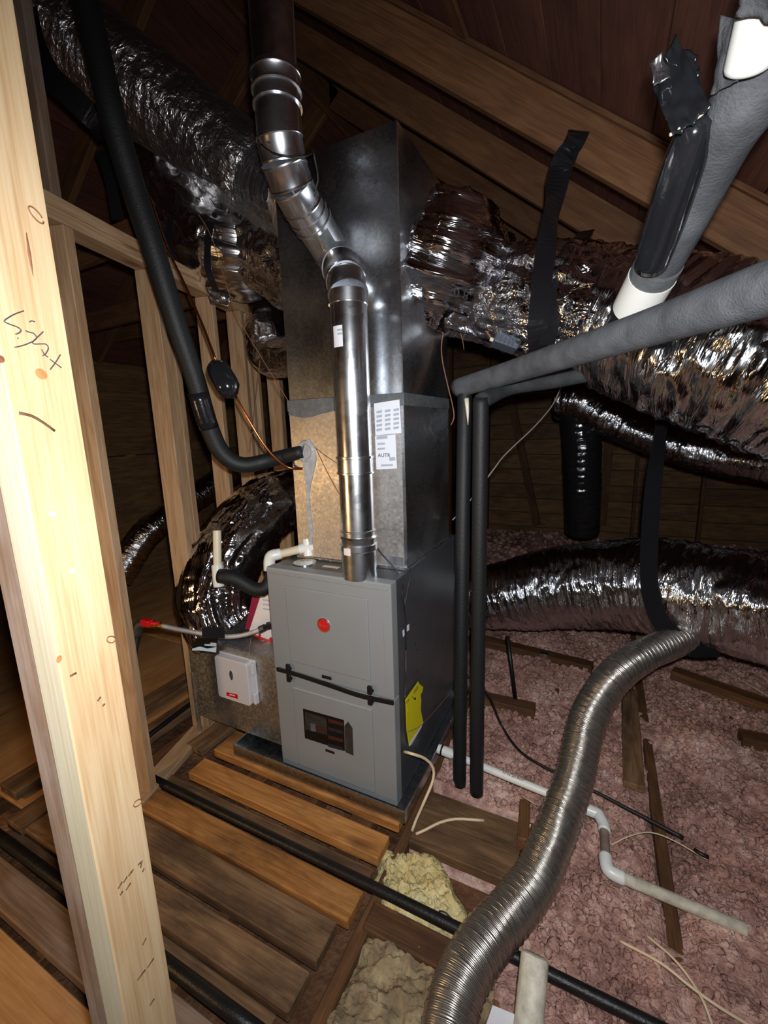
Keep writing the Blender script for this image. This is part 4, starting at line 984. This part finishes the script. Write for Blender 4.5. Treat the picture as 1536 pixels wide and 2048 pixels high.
tag(sd, 'ribbed bare aluminium flexible duct snaking across the pink insulation', 'duct')

# ---- insulated pipes by the furnace
v1b = PZ(919, 1568, -.06); v1t = PD(930, 778, 1.60)
diag = [PD(924, 774, 1.605), PD(990, 755, 1.49), PD(1119, 712, 1.06*1.17), PD(1300, 655, .92), PD(1430, 613, .735), PD(1580, 562, .59), PD(1800, 480, .45)]
ip = thing('insulated_pipe', v1b, 'split black foam pipe standing by the furnace and turning into a long dusty grey run', 'pipe')
tube('upright_foam', [v1b, PD(922, 1300, 1.69), PD(926, 1000, 1.63), v1t], .0262, M['black_foam'], ip, seg=20)
e1, e2 = PD(1580, 562, .60), PD(1800, 490, .46)
tube('sloping_foam', [PD(916, 776, 1.62), PD(1000, 751, 1.45), PD(1119, 713, 1.19), PD(1300, 655, .90), PD(1430, 612, .735), e1, e2, e2+(e2-e1)*1.6, e2+(e2-e1)*3.4], [.034, .036, .037, .038, .039, .04, .04, .04, .04], M['grey_foam'], ip, seg=24)
tube('bare_copper', [PD(933, 797, 1.562), PD(935, 822, 1.565), PD(936, 850, 1.575)], [.009, .006, .001], M['pvc_cream'], ip, seg=8)
ip2 = thing('insulated_pipe', PZ(953, 1586, -.06), 'black foam pipe standing behind the dusty sloping run', 'pipe')
b2 = PZ(953, 1586, -.06); d2 = float((b2-CAM)@FWD); zt2 = PD(988, 800, 1.58)
tube('upright_foam', [b2, b2*.5+V(b2[0], b2[1], zt2[2])*.5, V(b2[0], b2[1], zt2[2])], .0262, M['black_foam'], ip2, seg=20)
tube('sloping_foam', [V(b2[0], b2[1], zt2[2]-.01), PD(1020, 775, 1.54), PD(1110, 760, 1.46), PD(1230, 735, 1.36)], .027, M['foam_dusty'], ip2, seg=18)
# upper right pipe with torn wrap
tp = thing('refrigerant_pipe', PD(1240, 680, 1.12), 'thick grey foam pipe sloping up to the roof with torn black wrap and white sleeve', 'pipe')
tube('foam_sleeve', [PD(1236, 678, 1.12), PD(1290, 582, .97), PD(1345, 478, .83), PD(1395, 375, .73), PD(1448, 270, .64), PD(1500, 190, .575), PD(1545, 95, .53), PD(1600, -30, .48), PD(1600, -30, .48)*2.2-PD(1545, 95, .53)*1.2, PD(1600, -30, .48)*4.2-PD(1545, 95, .53)*3.2], [.040, .042, .043, .044, .044, .044, .043, .042, .042, .042], M['grey_foam'], tp, seg=26)
tube('black_wrap', [PD(1303, 530, .862), PD(1312, 500, .83), PD(1328, 455, .785), PD(1352, 380, .71), PD(1378, 300, .645), PD(1400, 230, .60)], [.030, .033, .034, .032, .029, .02], M['black_film'], tp, seg=20)
rod('white_sleeve', PD(1270, 616, 1.0), PD(1305, 552, .915), .0475, M['pvc'], tp, 28)
rod('grey_cuff', PD(1297, 567, .935), PD(1318, 527, .885), .0462, M['seam_tape'], tp, 28)
rod('black_band', PD(1244, 662, 1.07), PD(1262, 630, 1.02), .0455, M['black_tape'], tp, 28)
rod('white_pipe', PD(1494, 148, .520), PD(1530, 10, .475), .0255, M['pvc'], tp, 28, prof=[(0, .010), (.04, .019), (.10, .0240), (.18, .0255), (1, .0255)])
# peeled foam edge and torn wrap flap
def crumple(name, px, d, mat, par, nrep=14, amp=.006, seed=4, bend=None):
    A_, B_, C_, D_ = [PD(u, v, dd) for (u, v), dd in zip(px, d)]
    s = np.linspace(0, 1, nrep); S_, T_ = np.meshgrid(s, s, indexing='ij')
    P = (A_*(1-S_)[..., None]+B_*S_[..., None])*(1-T_)[..., None]+(D_*(1-S_)[..., None]+C_*S_[..., None])*T_[..., None]
    nn = nrm(np.cross(B_-A_, D_-A_)); w_ = amp*(ridge(S_*3, T_*3, .4, seed)+.5*n3(S_*7, T_*7, .2, seed+1))
    P = P+nn*w_[..., None]; v = P.reshape(-1, 3); ii = np.arange(nrep*nrep).reshape(nrep, nrep)
    f = np.stack([ii[:-1, :-1], ii[1:, :-1], ii[1:, 1:], ii[:-1, 1:]], -1).reshape(-1, 4)
    v2 = v+nn*.0018; k = len(v); f2 = (f[:, ::-1]+k)
    bord = list(ii[:, 0])+list(ii[-1, 1:])+list(ii[::-1, -1][1:])+list(ii[0, ::-1][1:-1])
    side = [(bord[i], bord[(i+1) % len(bord)], bord[(i+1) % len(bord)]+k, bord[i]+k) for i in range(len(bord))]
    return fix_normals(world_mesh(name, np.vstack([v, v2]), f.tolist()+f2.tolist()+side, mat, par, True))
crumple('torn_wrap', [(1300, 165), (1352, 68), (1424, 212), (1345, 270)], (.62, .60, .565, .585), M['black_film'], tp, nrep=22, amp=.007, seed=6)
crumple('torn_wrap', [(1356, 70), (1392, 118), (1402, 165), (1330, 110)], (.605, .605, .60, .60), M['black_film'], tp, amp=.006, seed=9)
crumple('torn_wrap', [(1303, 118), (1330, 100), (1345, 150), (1305, 168)], (.60, .598, .595, .60), M['foil_smooth'], tp, amp=.006, seed=12)
tube('torn_edge', [PD(u, v, .588) for u, v in ((1340, 270), (1368, 252), (1400, 232), (1422, 212))], .0022, M['pvc_cream'], tp, seg=6)
crumple('peeled_foam', [(1478, -60), (1620, -60), (1600, 62), (1470, 40)], (.44, .40, .43, .47), M['grey_foam'], tp, amp=.006, seed=16)
crumple('peeled_foam', [(1440, 30), (1478, 40), (1470, 160), (1418, 190)], (.55, .53, .52, .57), M['grey_foam'], tp, amp=.004, seed=15)

# ---- suction line and copper line to the coil
end = PY(606, 903, cy0)
sl = thing('suction_line', end, 'black foam covered suction line sweeping down from the roof into the coil case', 'pipe')
spts = [PD(150, -80, 1.22), PD(185, 60, 1.25), PD(222, 220, 1.28), PD(268, 380, 1.35), PD(304, 490, 1.40), PD(350, 640, 1.48), PD(390, 758, 1.56), PD(420, 858, 1.63), PD(446, 908, 1.67), PD(485, 930, 1.70), PD(540, 920, 1.73), end]
tube('foam_sleeve', spts, [.037]*5+[.036, .0345, .034, .033, .031, .029, .025], M['black_foam'], sl, seg=22)
tube('tape_wrap', [PD(396, 785, 1.575), PD(409, 828, 1.605), PD(419, 856, 1.628)], [.0352, .0352, .0350], M['black_tape'], sl, seg=22)
tube('tape_wrap', [PD(560, 915, 1.735), PD(585, 908, 1.742), PD(600, 904, 1.747)], [.0285, .0272, .0262], M['black_tape'], sl, seg=22)
cl = thing('copper_line', PD(450, 760, 1.60), 'thin bare copper line with a black wrapped filter drier before the stud wall', 'pipe')
tube('copper_tube', [PD(300, 395, 1.62), PD(332, 490, 1.60), PD(370, 570, 1.60), PD(405, 650, 1.60), PD(432, 722, 1.60)], .0048, M['copper'], cl, seg=8)
tube('copper_tube', [PD(470, 790, 1.60), PD(492, 830, 1.61), PD(525, 885, 1.64), PD(552, 918, 1.67), PD(580, 936, 1.70), PY(613, 938, cy0)], .0048, M['copper'], cl, seg=8)
tube('filter_drier', [PD(430, 722, 1.60), PD(434, 735, 1.60), PD(446, 757, 1.595), PD(460, 780, 1.595), PD(470, 792, 1.60)], [.014, .040, .044, .041, .014], M['black_film'], cl, seg=18)
# thin wires
def wire(name, pts, r, mt, label, cat='wire', group=None):
    o = tube(name, pts, r, M[mt], None, seg=6, step=.012); return tag(o, label, cat, group)
wire('control_wire', [PD(395, 425, 1.78), PD(425, 480, 1.78), PD(470, 620, 1.76), PD(520, 710, 1.74), PD(575, 800, 1.72), PD(628, 890, 1.66), PD(655, 945, 1.58), PD(690, 1005, 1.5), PD(730, 1052, 1.5), PD(742, 1072, 1.52)], .0016, 'wire', 'thin brown wire running slanted across the coil case to the flue')
wire('control_wire', [PD(740, 1070, 1.52), PD(760, 1103, 1.55), PD(792, 1140, 1.55), PD(803, 1168, 1.53), PX(806, 1200, .004), PX(812, 1240, .004), PX(812, 1300, .004)], .0022, 'black_cable', 'black wire from the flue base down the furnace corner')
wire('control_wire', [PX(818, 1125, .004), PX(820, 1150, .006), PX(815, 1180, .004), PX(809, 1216, .004)], .0022, 'black_cable', 'short black wire at the foot of the coil case corner')
wire('control_wire', [PD(362, 690, 2.0), PD(358, 760, 2.0), PD(355, 830, 2.0), PD(348, 880, 2.0)], .002, 'brass', 'yellowish wire hanging on a bare stud of the open wall')
wire('control_wire', [PD(520, 720, 2.0), PD(512, 800, 2.0), PD(506, 850, 2.0), PD(500, 900, 2.0)], .0018, 'wire', 'dark wire hanging in front of the doubled studs')
wire('control_wire', [PD(502, 1275, 1.9), PD(500, 1290, 1.86), PD(498, 1308, 1.80), PD(499, 1318, 1.79)], .0013, 'wire_grey', 'thin grey wire entering the top of the control box')
wire('control_wire', [PD(893, 645, 1.72), PD(884, 680, 1.72), PD(884, 715, 1.70), PD(893, 760, 1.68), PD(905, 810, 1.66), PD(908, 835, 1.66), PD(902, 850, 1.67)], .0022, 'wire', 'pinkish wire looping down from the crumpled duct past the plenum')
wire('control_wire', [PD(905, 645, 1.72), PD(918, 660, 1.74), PD(925, 680, 1.76), PD(928, 700, 1.8)], .0018, 'wire', 'short stray wire beside the plenum under the crumpled duct')
wire('control_wire', [PD(948, 648, 1.62), PD(962, 652, 1.6), PD(974, 664, 1.58), PD(983, 678, 1.565)], .003, 'wire', 'short red-brown wire entering the damper motor')
wire('hanging_wire', [PD(1124, 770, 2.0), PD(1105, 810, 1.98), PD(1070, 852, 1.95), PD(1030, 890, 1.92), PD(1005, 915, 1.90), PD(990, 935, 1.88), PD(960, 975, 1.88), PD(925, 1020, 1.9), PD(905, 1040, 1.92)], .003, 'wire_grey', 'pale thin wire drooping behind the two upright black pipes')

# ---- condensate trap above the furnace
ct = thing('condensate_trap', PD(545, 1135, 1.80), 'white plastic drain fittings joined by a black rubber trap hose', 'drain')
d_ = 1.80
rod('vent_stub', PD(434, 1061, d_), PD(435, 1135, d_), .0165, M['pvc_cream'], ct, 20)
tee = rod('tee_fitting', PD(434, 1129, d_), PD(438, 1173, d_), .0190, M['pvc'], ct, 24, prof=[(0, .0205), (.05, .0225), (.9, .0225), (1, .021)])
tube('trap_hose', [PD(439, 1152, d_-.015), PD(458, 1154, d_-.02), PD(480, 1162, d_-.02), PD(503, 1176, d_-.02), PD(525, 1179, d_-.02), PD(540, 1165, d_-.015), PD(544, 1145, d_-.01), PD(542, 1132, d_-.008)], [.030, .031, .0285, .028, .029, .030, .026, .024], M['black_foam'], ct, seg=20)
tube('elbow_fitting', [PD(539, 1141, d_-.01), PD(539, 1122, d_-.01), PD(543, 1112, d_-.01), PD(554, 1109, d_-.005), PD(562, 1107, d_)], [.0235, .0235, .024, .0235, .0225], M['pvc'], ct, seg=22, step=.005)
rod('drain_stub', PD(556, 1109, d_), PD(606, 1097, d_-.03), .0175, M['pvc_cream'], ct, 20)
cf = rod('cleanout_tee', PD(600, 1098, d_-.03), PD(628, 1092, d_-.035), .020, M['pvc'], ct, 24)
rod('fitting_cap', PD(617, 1112, d_-.035), PD(614, 1078, d_-.03), .019, M['pvc'], ct, 22)
rod('fitting_cap', PD(626, 1092, d_-.035), PD(640, 1089, d_-.03), .016, M['pvc'], ct, 22)
# ---- floor drain run
fd = thing('drain_line', PZ(1212, 1740, -.06), 'white plastic drain line crossing the pink insulation with two elbows', 'drain')
eb = PZ(1213, 1742, -.015); et = PZ(1207, 1632, .012)
pin = PX(877, 1497, .0525); pdir = et-pin
run = lambda t: pin+(et-pin)*t
rod('tray_coupling', run(.0), run(.03), .019, M['pvc'], fd, 20)
rod('black_ring', run(.022), run(.034), .020, M['black_plastic'], fd, 20)
rod('coupling', run(.034), run(.10), .020, M['pvc'], fd, 22)
rod('drain_pipe', run(.09), run(.93), .0148, M['pvc'], fd, 20)
text('pipe_lettering', 'SCH 40 PVC', run(.50)+V(0, -.006, .0146), pdir, (0, .3, 1), .016, M['stamp'], fd)
tube('elbow', [run(.91), run(.97), et-nrm(pdir)*.012+nrm(eb-et)*.008, et+nrm(eb-et)*.035, et+nrm(eb-et)*.055], .0195, M['pvc'], fd, seg=20, step=.006)
rod('clear_riser', et+nrm(eb-et)*.045, eb-nrm(eb-et)*.035, .0142, M['pvc_dirty'], fd, 18)
far = PZ(1490, 1858, -.05); fdir = nrm(far-eb)
tube('elbow', [eb-nrm(eb-et)*.05, eb-nrm(eb-et)*.03, eb-nrm(eb-et)*.006+fdir*.006, eb+fdir*.03, eb+fdir*.05], .0200, M['pvc'], fd, seg=20, step=.006)
rod('drain_pipe', eb+fdir*.04, far, .0172, M['pvc_dusty'], fd, 20)

# ---- gas pipes laid between the planks
g = tube('gas_pipe', [(-1.9, -.249, -.046), (-.5, -.250, -.046), (.5, -.252, -.046), (1.25, -.254, -.05)], .0165, M['iron'], None, seg=16, step=.2)
tag(g, 'black iron gas pipe lying beside the orange plank before the furnace', 'pipe')
g = tube('gas_pipe', [(-1.75, -.665, -.046), (-.5, -.667, -.046), (.02, -.668, -.046)], .0185, M['iron'], None, seg=16, step=.2)
tag(g, 'black iron gas pipe lying along the pale board at the foot of the stud post', 'pipe')
g = tube('gas_pipe', [PZ(232, 1520, -.035), PZ(300, 1470, -.035), PZ(395, 1398, -.035), PZ(470, 1340, -.035)], .014, M['iron'], None, seg=12, step=.05)
tag(g, 'thin black pipe running beneath the return box toward the stud wall', 'pipe')

# ---- cables on the insulation
cc = tube('power_cable', [PX(806, 1503, .002), PD(822, 1507, 1.55), PD(850, 1517, 1.58), PD(866, 1535, 1.60), PD(866, 1560, 1.60), PD(852, 1595, 1.58), PZ(832, 1640, -.02), PZ(824, 1662, -.05)], .0052, M['cream_cable'], None, seg=10)
tag(cc, 'cream electric cable looping from the furnace side down to the floor', 'cable')
cc = tube('power_cable', [PZ(832, 1668, -.055), PZ(850, 1660, -.045), PZ(880, 1645, -.04), PZ(910, 1638, -.04), PZ(940, 1639, -.04), PZ(968, 1641, -.045)], .0048, M['cream_cable'], None, seg=10)
tag(cc, 'cream electric cable lying across the brown board beside the furnace', 'cable')
bc = tube('black_cable', [PD(935, 1350, 2.0), PD(960, 1368, 2.0), PD(980, 1395, 1.98), PZ(1003, 1450, 0), PZ(1040, 1502, -.01), PZ(1100, 1540, -.01), PZ(1180, 1578, -.015), PZ(1270, 1625, -.02), PZ(1367, 1676, -.02)], [.005, .005, .005, .005, .005, .0055, .006, .0065, .007], M['black_cable'], None, seg=10)
tag(bc, 'black cable crossing the insulation beneath the aluminium duct', 'cable')
bc = tube('black_cable', [PZ(1390, 1700, -.025), PZ(1402, 1708, -.02), PZ(1416, 1714, -.025)], .0065, M['black_cable'], None, seg=10)
tag(bc, 'short black cable end poking out of the pink insulation', 'cable')
rd = tube('rod', [PD(1015, 1272, 2.28), PZ(1031, 1400, -.03)], .0105, M['iron'], None, seg=12, step=.3)
tag(rd, 'short black rod leaning from the insulation up to the low foil duct', 'rod')
for pts, r, lb in (([(1240, 1882), (1320, 1925), (1380, 1972), (1440, 2015), (1540, 2075)], .0042, 'pale flat strand lying across the dark joist'),
                   ([(1292, 1870), (1345, 1915), (1385, 1965), (1410, 2010), (1428, 2060)], .0035, 'pale thin strand crossing another near the dark joist'),
                   ([(1222, 1690), (1260, 1672), (1300, 1665), (1345, 1680), (1415, 1720)], .0022, 'thin pale wire looping over the joist by the drain elbows'),
                   ([(1443, 1342), (1490, 1365), (1545, 1398)], .0028, 'straight pale strand on the insulation below the low duct'),
                   ([(1040, 1590), (1060, 1602), (1075, 1612)], .002, 'tiny white strand beside the aluminium duct')):
    wire('loose_wire', [PZ(u, v, -.02 if i_ not in (0, len(pts)-1) else -.045) for i_, (u, v) in enumerate(pts)], r, 'cream_cable', lb)
wire('loose_wire', [PZ(874, 1830, -.06), PZ(880, 1822, -.03), PZ(893, 1826, -.03), PZ(908, 1842, -.04), PZ(922, 1852, -.06)], .002, 'black_cable', 'small black wire loop beside the yellow batt')
sp = plate('plastic_scrap', [PZ(1053, 1646, -.02), PZ(1062, 1650, -.015), PZ(1046, 1692, -.05), PZ(1043, 1690, -.05)], M['paper'], None, .002, (0, 0, 1)); fix_normals(sp)
tag(sp, 'small white plastic scrap beside the aluminium duct', 'scrap')
ps = thing('pipe_stub', PD(1050, 2100, .92), 'thick dusty white pipe stub standing up near the aluminium duct', 'pipe')
rod('pipe_stub_body', PD(1070, 1908, 1.0), PD(1052, 2110, .91), .0305, M['pvc_dusty'], ps, 26, prof=[(0, .024), (.02, .029), (.06, .0305), (1, .0305)])
box_q = [PD(u, v, .95) for u, v in ((985, 2010), (1045, 2035), (1040, 2090), (965, 2070))]
sp = plate('white_card', box_q, M['paper'], None, .002, -FWD); tag(sp, 'white card lying beside the dusty pipe stub', 'card')
cl_ = bpy.data.objects.new('x', None); bpy.data.objects.remove(cl_)
mclip = box('metal_clip', PZ(1088, 1311, -.02)+V(-.022, -.02, -.012), PZ(1088, 1311, -.02)+V(.022, .02, .016), M['galv'], None, .002)
tag(mclip, 'small bright metal clip on the brown board below the low duct', 'clip')

# ---- damper motor on the large duct
dm = thing('damper_motor', PD(1014, 680, 1.55), 'small blue-grey damper motor with a red knob under the crumpled duct', 'motor')
ex = nrm(PD(1040, 690, 1.55)-PD(990, 672, 1.55)); ez = nrm(UPV-ex*(UPV@ex)); ey = np.cross(ez, ex)
bm_obj('motor_case', box_bm(.088, .06, .062, .006, 2), M['actuator'], frame_mw(PD(1013, 680, 1.55), ex, ey, ez), dm)
for k in range(4): bm_obj('case_rib', box_bm(.004, .004, .05, .001), M['actuator'], frame_mw(PD(1000+8*k, 677+3*k, 1.55)-ey*.031, ex, ey, ez), dm)
rod('red_knob', PD(1036, 688, 1.53), PD(1041, 690, 1.53), .008, M['red'], dm, 12)
rod('wire_plug', PD(981, 678, 1.56), PD(990, 682, 1.555), .007, M['pvc_cream'], dm, 10)
dmp = thing('damper_collar', PD(1100, 730, 1.5), 'dark sheet metal damper collar hanging under the large duct', 'collar')
bm_obj('collar_plate', box_bm(.20, .05, .03, .004), M['foam_dusty'], frame_mw(PD(1150, 752, 1.6), nrm(PD(1200, 742, 1.55)-PD(1100, 762, 1.65)), nrm(np.cross(UPV, RGT)), UPV), dmp) if False else None
bpy.data.objects.remove(dmp, do_unlink=True)

# ---- hanging straps
def strap(name, pts, width, side, label, group=None, mt='black_tape'):
    o = ribbon(name, pts, width, side, M[mt], None, thick=.0014); return tag(o, label, 'strap', group)
strap('hanger_strap', [PY(1158, 262, .494), PY(1148, 285, .47), PD(1122, 335, 1.42), PD(1104, 420, 1.38), PD(1092, 500, 1.345), PD(1082, 580, 1.31), PD(1076, 660, 1.33), PD(1076, 705, 1.42)], [.066, .064, .075, .062, .062, .060, .062, .06], [RGT+UPV*.35, RGT+UPV*.35, RGT-FWD*.4, RGT+FWD*.5, RGT, RGT, RGT, RGT], 'twisted black strap from a rafter face down around the large crumpled duct')
strap('hanger_strap', [PD(1172, 462, 1.52), PD(1150, 500, 1.36), PD(1128, 560, 1.325), PD(1106, 630, 1.32), PD(1092, 690, 1.36)], .055, RGT+UPV*.3, 'second black strap slanting under the crumpled duct to the twisted one')
strap('hanger_strap', [PD(1345, 660, 1.72), PD(1332, 760, 1.78), PD(1322, 860, 1.82), PD(1308, 960, 1.85), PD(1300, 1060, 1.86), PD(1298, 1150, 1.865), PD(1306, 1208, 1.86), PD(1332, 1258, 1.84), PD(1378, 1292, 1.83), PD(1440, 1300, 1.85)], [.065, .065, .07, .07, .075, .075, .075, .075, .085, .06], [RGT, RGT, RGT+FWD*.4, RGT, RGT, RGT, RGT+UPV*.4, RGT*.5+UPV, UPV+RGT*.2, UPV], 'long black strap slung under the low wrinkled duct')
for uu, vv, tp_ in (((344, 418), (338, 525), 0), ((424, 425), (418, 560), 1)):
    pass
strap('binding_strap', [PD(352, 415, 1.95), PD(341, 440, 1.91), PD(338, 480, 1.895), PD(346, 515, 1.905), PD(360, 545, 1.94)], .028, RGT, 'narrow black strap binding the bulging duct next to the suction line')
strap('binding_strap', [PD(428, 425, 1.885), PD(420, 460, 1.852), PD(415, 505, 1.845), PD(418, 545, 1.86), PD(440, 600, 1.93)], .028, RGT, 'narrow black strap binding the middle of the bulging duct')
cw = crumple('tape_end', [(412, 575), (460, 590), (455, 612), (420, 605)], (1.90, 1.88, 1.88, 1.9), M['foil_smooth'], None, amp=.01, seed=33)
tag(cw, 'crumpled grey foil tape end under the bulging duct', 'tape')
strap('hanger_strap', [PD(52, 20, 1.5), PD(70, 90, 1.46), PD(100, 150, 1.45), PD(150, 200, 1.46), PD(195, 245, 1.5), PD(215, 275, 1.6)], .075, RGT+UPV*.4, 'wide black strap slung under the smooth sloping duct')
strap('hanger_strap', [PD(200, 300, 1.75), PD(218, 350, 1.76), PD(228, 400, 1.78), PD(235, 440, 1.8)], .045, RGT, 'loose black strap tail hanging below the smooth sloping duct')
